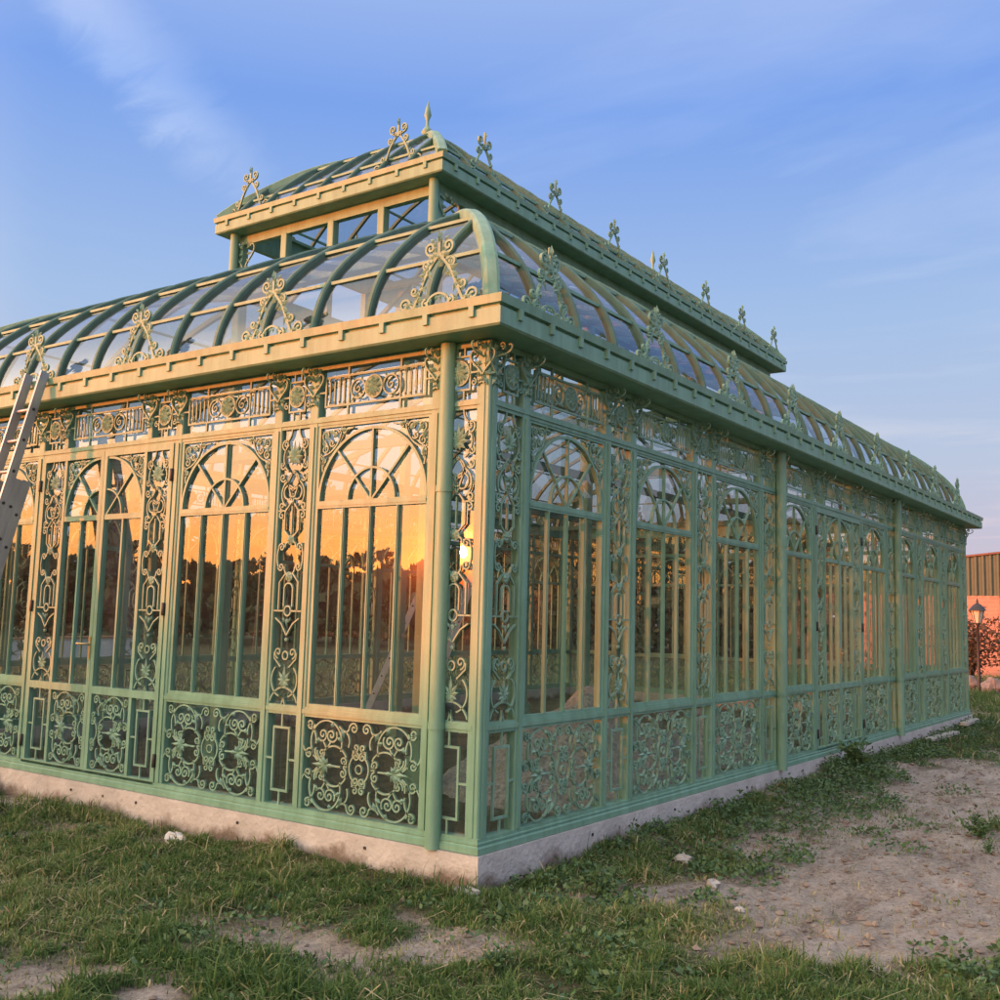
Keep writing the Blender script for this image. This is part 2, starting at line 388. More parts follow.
def frieze_narrow_mesh():
    mb = MB(); x0, x1 = PW, NN-PW; z0, z1 = Z_TRANS+.03, Z_HEAD-.035
    a, b = x0+.06, x1-.06; p, q = z0+.06, z1-.05; bw = .013; m = (p+q)/2; c = NN/2
    mb.box(a,b,IY0,IY1,p,p+bw); mb.box(a,b,IY0,IY1,q-bw,q); mb.box(a,a+bw,IY0,IY1,p+bw,q-bw); mb.box(b-bw,b,IY0,IY1,p+bw,q-bw)
    for s in (-.035,.035): mb.box(c+s-.006,c+s+.006,IY0,IY1,z0,p); mb.box(c+s-.006,c+s+.006,IY0,IY1,q,z1)
    mb.box(x0,a,IY0,IY1,m-.006,m+.006); mb.box(b,x1,IY0,IY1,m-.006,m+.006)
    for s in (1,-1):
        mb.ribbon(spiral(c+s*.115,q+.01,.034,-90 if s > 0 else -90,1.3*s), .009, IY0, IY1)
        mb.ribbon(spiral(c+s*.115,p+.05,.026,90,-1.2*s), .009, IY0, IY1)
        mb.leaf(c+s*.10,q-.02,R(60) if s > 0 else R(120),.07,.03,IY0,.014)
    return mb.mesh('frieze_panel', IRON)
def bracket_mesh():
    """scroll bracket under the eaves with a leaf cluster on the post head; local x along the wall"""
    mb = MB()
    pts = scroll((-.045,-.06),(-.02,-.20),4.4,-2.2,.3,.16,26)
    def tube2(p, r=.007): mb.tube([(0,y,3.14+z) for y, z in p], r, 5)
    tube2([(-.025 + (y-(-.045)), z) for y, z in scroll((-.125,-.045),(-.01,-.16),4.6,-3.0,.2,.16,28)])
    tube2(spiral(-.055,-.04,.026,-90,-1.2))
    for s in (1,-1):
        mb.ribbon([(s*x, z) for x, z in scroll((.055,3.055),(.02,2.86),-4.6,2.6,0,.16,26)], .010, -.020, -.002)
        for z, a, L in ((3.03,50,.07),(2.98,20,.07),(2.93,-20,.06),(2.90,-60,.07),(3.07,80,.06)):
            mb.leaf(s*.005, z, R(a) if s > 0 else PI-R(a), L, .032, -.006, .02)
    return mb.mesh('scroll_bracket', IRON)
def post_mesh(h0=.0, h1=Z_HEAD-.002):
    mb = MB(); mb.cbox(-PW,PW,0,.075,h0,h1,.006); mb.box(-.018,.018,-.010,.0,.09,2.70); return mb.mesh('post', PAINT)

M_WIN = arched_window_mesh(); M_SPAN = spandrel_mesh(); M_SCR = scroll_panel_mesh(); M_KEY = key_panel_mesh(); M_PIL = pilaster_mesh()
M_FW = frieze_wide_mesh(); M_FN = frieze_narrow_mesh(); M_MW = medallion_mesh(WN/2); M_MN = medallion_mesh(NN/2); M_BR = bracket_mesh(); M_POST = post_mesh()
e = PW-.004
M_P_WIN = pane_mesh('pane', e, WN-e, Z_SILL+.02, Z_TRANS-.02, .034); M_P_SCR = pane_mesh('pane', e, WN-e, .075, Z_SILL-.02)
M_P_KEY = pane_mesh('pane', e, NN-e, .075, Z_SILL-.02); M_P_PIL = pane_mesh('pane', e, NN-e, Z_SILL+.02, Z_TRANS-.02, .030)
M_P_FW = pane_mesh('pane', e, WN-e, Z_TRANS+.02, Z_HEAD-.01); M_P_FN = pane_mesh('pane', e, NN-e, Z_TRANS+.02, Z_HEAD-.01)

# door leaf, nominal width .90, hinged at x = 0, meeting stile at x = .90
DW = .90
def door_leaf_meshes():
    mb = MB(); y0, y1 = -.006, .045; st = .05; zt = Z_TRANS-.03; xm = .335
    mb.box(0.004,st,y0,y1,.02,zt); mb.box(DW-.045,DW-.002,y0,y1,.02,zt); mb.box(st,DW-.045,y0,y1,.02,.10); mb.box(st,DW-.045,y0,y1,zt-.05,zt)
    mb.box(st,DW-.045,y0,y1,Z_SILL-.03,Z_SILL+.03); mb.box(xm,xm+.035,y0+.003,y1-.003,.10,Z_SILL-.03); mb.box(xm,xm+.035,y0+.003,y1-.003,Z_SILL+.03,zt-.05)
    a, b = xm+.035, DW-.045
    mb.box(a,b,y0+.006,y1-.006,Z_SPRING-.025,Z_SPRING+.02)
    x = (a+b)/2; mb.box(x-.010,x+.010,y0+.010,y1-.010,Z_SILL+.03,Z_SPRING-.025)
    zc = Z_SPRING+.02; r = b-a-.006
    mb.ribbon(arc(b,zc,r,90,180,20), .020, y0+.008, y1-.008); mb.ribbon(arc(b,zc,r*.44,90,180,14), .014, y0+.010, y1-.010)
    q = R(133); mb.ribbon([(b-.01,zc),(b+r*math.cos(q), zc+r*math.sin(q))], .014, y0+.012, y1-.012)
    frame = mb.mesh('door_leaf', PAINT)
    ir = MB()
    ky = MB(); rect_key(ky, st, xm, .10, Z_SILL-.03, .015); pilaster_field(ir, (st+xm)/2, xm-st, Z_SILL+.03, zt-.05)
    key = ky.mesh('key_frame', IRON); dd = MB()
    scroll_field(dd, b, (.10+Z_SILL-.03)/2, (b-a)*1.0, (Z_SILL-.13)/2, halves=(-1,)); dado = dd.mesh('dado_scrollwork', IRON)
    spandrel(ir, b, r, zc, (b-a), -1, zt-.05)
    iron = ir.mesh('door_scrollwork', IRON)
    pn = pane_mesh('pane', st-.004, DW-.04, .09, zt-.04, .030)
    h = MB(); h.box(DW-.035,DW-.010,-.014,-.006,.98,1.16); h.tube([(DW-.022,-.014,1.10),(DW-.022,-.055,1.10),(DW-.13,-.058,1.10)], .009, 8)
    h.lathe([(.010,0),(.010,.012)], 0, 0) if False else None
    handle = h.mesh('handle', BRASS)
    g = MB()
    for z in (.25, 1.4, 2.45): g.lathe([(.011,z-.05),(.015,z-.045),(.015,z+.045),(.011,z+.05)], .0, -.014, 10)
    hinge = g.mesh('hinge', DARKMETAL)
    return frame, iron, pn, handle, hinge, key, dado
D_F, D_I, D_P, D_H, D_G, D_K, D_D = door_leaf_meshes()

# ------------------------------------------------------------------ the conservatory
house = empty('conservatory', (0,0,0))
tag(house, 'long sage green iron and glass conservatory with scrollwork walls, curved glass roof and raised lantern', 'conservatory')

def bay(F, x0, x1, wide):
    n = WN if wide else NN; s = (x1-x0)/n
    def put(name, me, parent=None):
        if parent: return link(name, me, parent)
        c, sn = math.cos(F['rz']), math.sin(F['rz'])
        return link(name, me, house, (F['o'][0]+c*x0, F['o'][1]+sn*x0, 0), F['rz'], (s,1,1))
    if wide:
        w = put('arched_window', M_WIN); put('pane', M_P_WIN, w); put('spandrel_scrollwork', M_SPAN, w)
        q = put('scroll_panel', M_SCR); put('pane', M_P_SCR, q)
    else:
        w = put('pilaster_panel', M_PIL); put('pane', M_P_PIL, w)
        q = put('key_panel', M_KEY); put('pane', M_P_KEY, q)
def frieze(F, x0, x1, wide):
    s = (x1-x0)/(WN if wide else NN); c, sn = math.cos(F['rz']), math.sin(F['rz'])
    f = link('frieze_panel', M_FW if wide else M_FN, house, (F['o'][0]+c*x0, F['o'][1]+sn*x0, 0), F['rz'], (s,1,1))
    link('pane', M_P_FW if wide else M_P_FN, f); link('medallion', M_MW if wide else M_MN, f)
faces = [dict(o=(-W,0), rz=0, P=FP, L=W), dict(o=(0,0), rz=PI/2, P=SP, L=LEN), dict(o=(0,LEN), rz=PI, P=FP, L=W), dict(o=(-W,LEN), rz=3*PI/2, P=SP, L=LEN)]
for F in faces:
    P = F['P']; L = F['L']; c, sn = math.cos(F['rz']), math.sin(F['rz'])
    def loc(x, y=0, z=0, F=F, c=c, sn=sn): return (F['o'][0]+c*x-sn*y, F['o'][1]+sn*x+c*y, z)
    nd = len(P)//2 - 1                                         # door stands between P[nd] and P[nd+1]
    edges = [.0575] + P + [L-.0575]
    for i in range(len(edges)-1):
        a, b = edges[i], edges[i+1]
        if i == nd+1:
            d = (b-a-2*PW)/2
            for m in (1,-1):
                lf = link('door_leaf', D_F, house, loc(a+PW if m > 0 else b-PW), F['rz'], (m*d/DW,1,1))
                link('pane', D_P, lf); link('door_scrollwork', D_I, lf); link('key_frame', D_K, lf); link('dado_scrollwork', D_D, lf); link('hinge', D_G, lf)
                if m > 0: link('handle', D_H, lf)
            n = .37
            for p, q, wd in ((a,a+n,False),(a+n,b-n,True),(b-n,b,False)): frieze(F, p, q, wd)
        else:
            wide = (i % 2 == 1) if i <= nd else (i % 2 == 1)
            wide = (b-a) > .6
            STILL[0] = F['rz'] == 0 and b > L-.06
            bay(F, a, b, wide); STILL[0] = False; frieze(F, a, b, wide)
    for x in P:
        link('post', M_POST, house, loc(x), F['rz']); link('scroll_bracket', M_BR, house, loc(x), F['rz'])
    for x in (P[nd]+.37, P[nd+1]-.37):
        mb = MB(); mb.cbox(-.03,.03,0,.07,Z_TRANS+.03,Z_HEAD-.002,.005); link('frieze_post', mb.mesh('frieze_post', PAINT), house, loc(x), F['rz'])
        link('scroll_bracket', M_BR, house, loc(x), F['rz'])
    for x in (.05, L-.05): link('scroll_bracket', M_BR, house, loc(x), F['rz'])
    # rails, one piece along the facade, behind the post faces
    for a, b in ((.06, P[nd]), (P[nd+1], L-.06)):
        mb = MB(); mb.box(a,b,.003,.068,Z_SILL-.032,Z_SILL+.032); mb.box(a,b,-.006,.003,Z_SILL-.012,Z_SILL+.016)
        link('sill_rail', mb.mesh('sill_rail', PAINT), house, loc(0), F['rz'])
    mb = MB(); mb.box(.06,L-.06,.004,.066,Z_TRANS-.031,Z_TRANS+.031); mb.box(.06,L-.06,-.005,.004,Z_TRANS-.008,Z_TRANS+.022)
    link('transom_rail', mb.mesh('transom_rail', PAINT), house, loc(0), F['rz'])
    mb = MB(); mb.box(.06,L-.06,.002,.070,Z_HEAD-.036,Z_HEAD+.001); link('head_rail', mb.mesh('head_rail', PAINT), house, loc(0), F['rz'])
mbc = MB(); mbc.cbox(-.05,.05,-.05,.05,.0405,Z_HEAD-.001,.008); mbc.box(-.016,.016,-.056,-.05,.09,Z_HEAD-.05); mbc.box(.05,.056,-.016,.016,.09,Z_HEAD-.05)
M_CP = mbc.mesh('corner_post', PAINT)
for i, (x, y) in enumerate(((-.05,.05),(-.05,LEN-.05),(-W+.05,LEN-.05),(-W+.05,.05))): link('corner_post', M_CP, house, (x,y,0), i*PI/2)

# plinth, foot rail
def ring(mb, prof, x0=-W, x1=0, y0=0, y1=LEN):
    """closed profile of (outward offset, z) swept round a rectangle with mitred corners"""
    vs = []; n = len(prof)
    for sx, sy in ((1,0),(1,1),(0,1),(0,0)):
        for o, z in prof: vs.append(((x1+o) if sx else (x0-o), (y1+o) if sy else (y0-o), z))
    fs = [(k*n+i, ((k+1)%4)*n+i, ((k+1)%4)*n+(i+1)%n, k*n+(i+1)%n) for k in range(4) for i in range(n)]
    mb.add(vs, fs)
mb = MB(); ring(mb, [(-.07,0),(.022,0),(.022,.036),(.012,.042),(.008,.050),(.014,.054),(.014,.064),(.006,.068),(.006,.088),(-.07,.088)]); link('base_rail', mb.mesh('base_rail', PAINT), house)
CONC = surf('plinth_concrete', (.46,.43,.40), (.66,.62,.58), rough=.9, scale=3.5, bump=.6, bscale=26, detail=9)
nt = CONC.node_tree; b = next(n for n in nt.nodes if n.type == 'BSDF_PRINCIPLED'); src = b.inputs['Base Color'].links[0].from_socket
g = N(nt, 'ShaderNodeNewGeometry'); n1 = N(nt, 'ShaderNodeTexNoise', ins={'Scale': 2.2, 'Detail': 8, 'Roughness': .7}); nt.links.new(g.outputs['Position'], n1.inputs['Vector'])
sz_ = N(nt, 'ShaderNodeSeparateXYZ'); nt.links.new(g.outputs['Position'], sz_.inputs[0])
hz = N(nt, 'ShaderNodeMapRange', ins={1: -.20, 2: -.02, 3: .22, 4: -.12}); nt.links.new(sz_.outputs['Z'], hz.inputs[0])      # mud splashed up from the soil
sm = N(nt, 'ShaderNodeMath', operation='ADD'); nt.links.new(n1.outputs[0], sm.inputs[0]); nt.links.new(hz.outputs[0], sm.inputs[1])
r1 = ramp(nt, sm.outputs[0], [(.54,(0,0,0)),(.72,(1,1,1))])
mr = N(nt, 'ShaderNodeMixRGB', ins={2: (.20,.155,.12,1)}); nt.links.new(r1.outputs[0], mr.inputs[0]); nt.links.new(src, mr.inputs[1]); nt.links.new(mr.outputs[0], b.inputs['Base Color'])
mb = MB()
for x in (-.85,-2.05,-3.2,-3.62,-4.05,-5.2,-6.4,-7.3): mb.tube([(x,-.034,-.075),(x,-.046,-.075)], .011, 8)
for y in (1.3,2.6,4.1,5.6,7.2,8.8,10.4,12,13.3): mb.tube([(.034,y,-.07),(.046,y,-.07)], .011, 8)
link('tie_holes', mb.mesh('tie_holes', DARKMETAL), house)
mb = MB(); ring(mb, [(-.16,-.45),(.055,-.45),(.040,-.10),(.036,-.004),(-.16,-.004)])
bp_ = mb.mesh('plinth', CONC); link('plinth', bp_, house)

# lower roof profile: (inset from the wall line, z)
prof_pts = [(.0,3.34),(.03,3.50),(.075,3.64),(.14,3.77),(.23,3.90),(.36,4.045),(.55,4.215),(.80,4.385),(1.10,4.54),(1.45,4.685),(1.85,4.82),(2.20,4.91),(2.54,4.98)]
def pz(a, P=prof_pts):
    for (a0,z0),(a1,z1) in zip(P, P[1:]):
        if a <= a1: return z0 + (z1-z0)*(a-a0)/(a1-a0)
    return P[-1][1]
# cornice
def cornice(name, x0, x1, y0, y1, zb, zt):
    mb = MB(); h = zt-zb
    ring(mb, [(-.02,zb),(.215,zb),(.228,zb+.012),(.228,zb+h*.60),(.208,zb+h*.62),(.208,zb+h*.70),(.238,zb+h*.72),(.246,zt),(-.08,zt),(-.08,zt-.03),(-.02,zt-.03)], x0, x1, y0, y1)
    def dent(F0, F1, nx, ny):
        L = math.hypot(F1[0]-F0[0], F1[1]-F0[1]); n = int(round(L/.365))
        for i in range(n):
            t = (i+.5)/n; x = F0[0]+(F1[0]-F0[0])*t; y = F0[1]+(F1[1]-F0[1])*t; d = .019
            if ny: mb.box(x-d, x+d, min(y+ny*.205,y+ny*.246), max(y+ny*.205,y+ny*.246), zb+h*.36, zb+h*.712)
            else: mb.box(min(x+nx*.205,x+nx*.246), max(x+nx*.205,x+nx*.246), y-d, y+d, zb+h*.36, zb+h*.712)
    dent((x0-.2,y0),(x1+.2,y0),0,-1); dent((x0-.2,y1),(x1+.2,y1),0,1); dent((x1,y0-.2),(x1,y1+.2),1,0); dent((x0,y0-.2),(x0,y1+.2),-1,0)
    link(name, mb.mesh(name, PAINT), house)
cornice('cornice', -W, 0, 0, LEN, Z_HEAD+.005, 3.335)

def rib_mesh(points, w=.046, d=.068):
    """curved bar through 3D points lying in one vertical plane"""
    P = [Vector(p) for p in points]; t0 = (P[-1]-P[0]); side = Vector((-t0.y, t0.x, 0)).normalized()*w/2
    mb = MB(); vs = []
    for i in range(len(P)):
        t = (P[min(i+1,len(P)-1)]-P[max(i-1,0)]).normalized(); n = side.normalized().cross(t)
        if n.z < 0: n = -n
        up = n*.030; dn = -n*(d-.030)
        vs += [tuple(P[i]-side+dn), tuple(P[i]+side+dn), tuple(P[i]+side+up*.6), tuple(P[i]+side*.6+up), tuple(P[i]-side*.6+up), tuple(P[i]-side+up*.6)]
    fs = []
    for i in range(len(P)-1):
        for k in range(6): fs.append((i*6+k, i*6+(k+1)%6, (i+1)*6+(k+1)%6, (i+1)*6+k))
    fs += [tuple(range(5,-1,-1)), tuple((len(P)-1)*6+k for k in range(6))]
    mb.add(vs, fs); return mb
def fine(P, sub=2):
    """smooth the profile (Catmull-Rom)"""
    out = []
    for i in range(len(P)-1):
        p0 = P[max(i-1,0)]; p1 = P[i]; p2 = P[i+1]; p3 = P[min(i+2,len(P)-1)]
        for k in range(sub):
            t = k/sub
            out.append(tuple(.5*((2*p1[j]) + (-p0[j]+p2[j])*t + (2*p0[j]-5*p1[j]+4*p2[j]-p3[j])*t*t + (-p0[j]+3*p1[j]-3*p2[j]+p3[j])*t**3) for j in (0,1)))
    out.append(P[-1]); return out
def hip_roof(prof, x0, x1, y0, y1, nfx, nfy, ribname, glazing, purl, hip_end, closed_ridge=False):
    """prof insets measured from the rectangle; ribs, hips, purlins and glazing of the four slopes"""
    pf = fine(prof)
    amax = pf[-1][0]
    def S(side, s, a, z):                                       # side 0 front 1 right 2 back 3 left; s = distance along
        return ((x0+s, y0+a, z), (x1-a, y0+s, z), (x1-s, y1-a, z), (x0+a, y1-s, z))[side]
    cache = {}
    for side in range(4):
        L = (x1-x0) if side % 2 == 0 else (y1-y0); n = nfx if side % 2 == 0 else nfy
        for i in range(1, n):
            s = L*i/n; lim = min(s, L-s, amax)
            pts = [q for q in pf if q[0] < lim-.02] + [(lim, pz(lim, pf))]
            if len(pts) < 3: continue
            o0 = S(side, s, 0, 0)
            key = (round(lim,3))
            if key not in cache:
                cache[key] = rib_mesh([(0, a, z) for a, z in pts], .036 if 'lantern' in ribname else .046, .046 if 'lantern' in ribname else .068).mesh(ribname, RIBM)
            link(ribname, cache[key], house, (o0[0],o0[1],0), side*PI/2)
        # glazing: one sheet per slope, bent along the profile
        mb = MB(); tr_ = random.Random(side*7+n)
        for i in range(n):
            s0, s1 = L*i/n+.004, L*(i+1)/n-.004
            cuts = [0] + [k for k, (a, z) in enumerate(pf) if k and any(pf[k-1][0] < c <= a for c in purl)] + [len(pf)-1]
            for c0, c1 in zip(cuts, cuts[1:]):
                t0, t1 = tr_.uniform(-.006,.006), tr_.uniform(-.006,.006); vs = []
                for k in range(c0, c1+1):
                    a, z = pf[k]; p0, p1 = max(s0, a), min(s1, L-a)
                    if p1 <= p0: break
                    f_ = (k-c0)/(c1-c0)-.5
                    vs += [S(side,p0,a,z-.012+t0+f_*t1), S(side,p1,a,z-.012-t0+f_*t1)]
                m_ = len(vs)//2
                if m_ > 1: mb.add(vs, [(2*q,2*q+1,2*q+3,2*q+2) for q in range(m_-1)], True)
        link(glazing, mb.mesh(glazing, ROOFGLASS), house)
        # purlins
        for a in purl:
            z = pz(a, pf); mb = MB(); A = S(side,a,a,z+.002); B = S(side,L-a,a,z+.002); mb.beam(A, B, .024, .024)
            link(ribname.split('_')[0]+'_purlin', mb.mesh('purlin', PAINT), house)
    for k, (hx, hy, dx, dy) in enumerate(((x1,y0,-1,1),(x1,y1,-1,-1),(x0,y1,1,-1),(x0,y0,1,1))):
        rm = rib_mesh([(hx+dx*a, hy+dy*a, z+.012) for a, z in pf if a <= hip_end], .10, .10); link(ribname.replace('rib','hip'), rm.mesh('hip', PAINT), house)
hip_roof(prof_pts, -W, 0, 0, LEN, 15, 26, 'roof_rib', 'roof_glazing', (.155,.60,1.35), 2.54)

# lantern
LI = 2.54
lx0, lx1, ly0, ly1 = -W+LI, -LI, LI, LEN-LI
mb = MB(); ring(mb, [(-.06,4.93),(.06,4.93),(.06,5.07),(-.06,5.07)], lx0, lx1, ly0, ly1); link('lantern_sill', mb.mesh('lantern_sill', PAINT), house)
mb = MB(); ring(mb, [(-.05,5.55),(.025,5.55),(.025,5.66),(-.05,5.66)], lx0, lx1, ly0, ly1); link('lantern_head', mb.mesh('lantern_head', PAINT), house)
mbp = MB(); mbp.cbox(-.045,.045,-.045,.045,5.07,5.55,.006); M_LP = mbp.mesh('lantern_post', PAINT)
mbo = MB()
for s in (1,-1):
    mbo.ribbon([(s*x,z) for x,z in scroll((.10,5.50),(.07,5.20),-4.4,3.0,0,.16,26)], .012, -.02, 0)
    for z,a,L in ((5.48,40,.10),(5.42,0,.09),(5.36,-30,.08),(5.28,-60,.07),(5.52,75,.06)): mbo.leaf(s*.03,z,R(a) if s > 0 else PI-R(a),L,.04,-.01,.02)
M_LO = mbo.mesh('lantern_bracket', IRON)
nlx, nly = 4, 13
for side in range(4):
    L = (lx1-lx0) if side % 2 == 0 else (ly1-ly0); n = nlx if side % 2 == 0 else nly
    for i in range(n):
        s = L*i/n
        p = ((lx0+s,ly0),(lx1,ly0+s),(lx1-s,ly1),(lx0,ly1-s))[side]
        link('lantern_post', M_LP, house, (p[0],p[1],0), side*PI/2)
        off = (0,-.048) if side == 0 else (.048,0) if side == 1 else (0,.048) if side == 2 else (-.048,0)
        if i == 0:
            if i == 0: p = (p[0]+(.10 if side == 0 else -.10 if side == 2 else 0), p[1]+(.10 if side == 1 else -.10 if side == 3 else 0))
            link('lantern_bracket', M_LO, house, (p[0]+off[0],p[1]+off[1],0), side*PI/2)
lant = [(.0,5.845),(.12,5.99),(.25,6.12),(.45,6.30),(.65,6.46),(.90,6.61),(1.20,6.73),(1.63,6.83)]
hip_roof(lant, lx0-.21, lx1+.21, ly0-.21, ly1+.21, 8, 20, 'lantern_rib', 'lantern_glazing', (.14,.72), 1.6)
cornice('lantern_cornice', lx0, lx1, ly0, ly1, 5.66, 5.845)
mb = MB(); cx = -W/2; mb.box(cx-.05,cx+.05,LI+1.40,LEN-LI-1.40,6.79,6.88); link('ridge', mb.mesh('ridge', RIBM), house)
mb = MB(); mb.lathe([(.045,6.80),(.05,6.98),(.02,7.02),(.02,7.10),(.035,7.12),(.075,7.17),(.05,7.21),(.02,7.25),(.018,7.32),(.045,7.38),(.03,7.46),(.004,7.56)], 0, 0, 10)
M_FI = mb.mesh('finial', PAINT)
for y in (4.04, 10.0): link('finial', M_FI, house, (cx,y,0))
# lantern tie bars and knee braces, seen through its open sides
for i in range(1, nly, 2):
    y = ly0+(ly1-ly0)*i/nly
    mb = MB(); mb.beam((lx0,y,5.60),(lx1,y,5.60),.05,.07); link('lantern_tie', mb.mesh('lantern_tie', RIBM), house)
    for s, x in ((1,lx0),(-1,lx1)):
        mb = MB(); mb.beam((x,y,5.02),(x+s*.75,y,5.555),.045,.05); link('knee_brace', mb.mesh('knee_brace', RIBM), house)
# interior columns carrying the lantern, ring beam
mb = MB(); mb.cbox(-.06,.06,-.06,.06,GROUND-.1,4.93,.012); mb.box(-.09,.09,-.09,.09,-.18,.10); M_COL = mb.mesh('column', PAINT)
for x in (lx0, lx1):
    for k in range(4): link('column', M_COL, house, (x, ly0+(ly1-ly0)*k/3, 0))
def beam(name, a, b, w, h):
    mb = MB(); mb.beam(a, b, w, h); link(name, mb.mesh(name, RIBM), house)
for k in range(4):
    y = ly0+(ly1-ly0)*k/3
    for a, b in ((lx1,-.05),(lx0,-W+.05)):
        beam('rafter', (a,y,3.9),(b,y,3.16),.05,.08); beam('tie_beam', (a,y,3.10),(b,y,3.10),.05,.08)
for x in (lx0,lx1): beam('tie_beam', (x,ly0+.03,3.10),(x,ly1-.03,3.10),.06,.09)
for y in (ly0,ly1): beam('tie_beam', (lx0+.03,y,3.10),(lx1-.03,y,3.10),.058,.088)

# crests on the gutters
def crest_mesh(h=.50, w=.62, kind=0):
    mb = MB(); bw = .0145; y0, y1 = -.010, .010; rnd = random.Random(3+kind)
    H = h/.5
    for s in (1,-1):
        def rb(p, q=bw): mb.ribbon([(s*x, z*H) for x, z in p], q, y0, y1)
        def lf(x,z,a,L,q=.035):
            a = R(a); a = PI-a if s < 0 else a; mb.leaf(s*x, z*H, a, L, q*.8, y0+.006, .013)
        leg = [(.215,.0),(.185,.06),(.15,.13),(.12,.20),(.085,.26),(.045,.31),(.02,.335)]
        rb(leg, .019)
        rb(spiral(.275,.055,.05,180,-1.4)); rb([(.225,.055),(.20,.02),(.16,.0)]); rb(spiral(.195,.14,.035,-160,1.2)); rb(spiral(.10,.30,.034,-90,1.3))
        rb(spiral(.072,.405,.05,-120,1.5)); rb([(.045,.362),(.02,.33)]); rb(spiral(.03,.345,.03,0,1.0))
        if kind == 0:
            rb(arc(.0,.0,.10,20,90,10)); rb(spiral(.10,.04,.035,90,-1.2))
            for (x,z,a,L) in ((.06,.03,80,.07),(.02,.05,100,.05),(.13,.02,60,.06)): lf(x,z,a,L)
            for k in range(30):
                i = rnd.randrange(len(leg)-1); t = rnd.random(); x = leg[i][0]*(1-t)+leg[i+1][0]*t; z = leg[i][1]*(1-t)+leg[i+1][1]*t
                lf(x, z, rnd.uniform(0,360), rnd.uniform(.05,.085), .036)
        else:
            for k in range(6):
                i = rnd.randrange(len(leg)-1); x, z = leg[i]; lf(x, z, rnd.uniform(0,360), rnd.uniform(.04,.075), .034)
        for (x,z,a,L) in () if kind else ((.02,.36,70,.09),(.03,.33,30,.08),(.0,.42,80,.09),(.05,.40,120,.06),(.24,.02,60,.07),(.04,.44,40,.05)): lf(x,z,a,L,.04)
    mb.ribbon([(0,.33*H),(0,.45*H),(0,.50*H)], .02, y0, y1); mb.leaf(0,.43*H,PI/2,.09,.03,y0,.02)
    mb.box(-.24,.24,-.012,.012,-.012,.006)
    return mb.mesh('roof_crest', IRON)
M_CR = crest_mesh(); M_CL = crest_mesh(.54,.6,1)
zc_ = 3.347
for x in (-.33,-1.86,-3.40,-4.91,-6.42,-7.60): link('roof_crest', M_CR, house, (x,-.13,zc_)); link('roof_crest', M_CR, house, (x,LEN+.13,zc_), PI)
for k in range(9):
    y = .46+1.545*k; link('roof_crest', M_CR, house, (.13,y,zc_), PI/2); link('roof_crest', M_CR, house, (-W-.13,y,zc_), -PI/2)
zl_ = 5.857
for x in (-5.17,-2.98): link('lantern_crest', M_CL, house, (x,ly0-.12,zl_)); link('lantern_crest', M_CL, house, (x,ly1+.12,zl_), PI)
for k in range(7):
    y = 3.13+1.385*k; link('lantern_crest', M_CL, house, (lx1+.12,y,zl_), PI/2); link('lantern_crest', M_CL, house, (lx0-.12,y,zl_), -PI/2)

# downpipes
def pipe_mesh(z0, z1, r):
    mb = MB(); n = 16; mb.lathe([(r,z0),(r,z1)], 0, 0, n)
    if z1-z0 > 1.5:
        for z in (.73,2.2): mb.lathe([(r+.006,z-.02),(r+.006,z+.02)], 0, 0, n)
    return mb.mesh('downpipe', PAINT)
M_DP = pipe_mesh(-.005, Z_HEAD+.004, .050); M_DL = pipe_mesh(4.92, 5.66, .05)
for x, y in ((-.316,-.024),(-W+.316,-.024),(.052,4.98),(.052,9.42),(-W-.052,4.98),(-W-.052,9.42),(-.305,LEN+.052)): link('downpipe', M_DP, house, (x,y,0))
for x, y in ((lx1+.03,ly0-.10),(lx0-.03,ly0-.10)): link('lantern_downpipe', M_DL, house, (x,y,0))

# ------------------------------------------------------------------ ladders
def ladder_mb(width, length, step=.28, rail=(.025,.075), zoff=0):
    """lies along +z, rungs along x, origin at the foot; returns two rail meshes and rungs"""
    out = []
    for s in (-1,1):
        m = MB(); m.box(min(s*width/2,s*(width/2+rail[0])),max(s*width/2,s*(width/2+rail[0])),-rail[1]/2,rail[1]/2,0,length); h = MB()
        out.append((m,h))
    r = MB(); r.tube([(-width/2-.002,0,0),(width/2+.002,0,0)], .016, 8); zs = []
    n = int(length/step)
    for i in range(n):
        z = .18+i*step
        if z > length-.05: break
        zs.append(z)
        for s, (m,h) in zip((-1,1), out):
            x = s*(width/2+rail[0]); h.tube([(x-.001*s,0,z),(x+.003*s,0,z)], .014, 10)
    return out, r, zs
def ladder(label, foot, top, sections, ALU=ALU):
    foot = Vector(foot); top = Vector(top); d = (top-foot); tilt = math.atan2(math.hypot(d.x,d.y), d.z); az = math.atan2(d.y, d.x)
    e_ = empty('ladder', foot); e_.rotation_euler = Matrix.Rotation(az-PI/2, 3, 'Z').to_euler()
    M = Matrix.Rotation(az-PI/2, 3, 'Z') @ Matrix.Rotation(-tilt, 3, 'X'); e_.rotation_euler = M.to_euler()
    tag(e_, label, 'ladder', 'aluminium ladders')
    for (w_, l_, yo, zo) in sections:
        rails, r, zs = ladder_mb(w_, l_)
        for s, (m_, h) in zip((-1,1), rails):
            o = link('rail', m_.mesh('rail', ALU), e_, (0,yo,zo)); link('rung_end', h.mesh('rung_end', DARKMETAL), o)
            if zo == 0:
                f = MB(); f.box(s*(w_/2+.012)-.022,s*(w_/2+.012)+.022,-.045,.045,-.02,.03); link('foot', f.mesh('foot', DARKMETAL), o)
        rm = r.mesh('rung', ALU)
        for z in zs: link('rung', rm, e_, (0,yo,zo+z))
    return e_
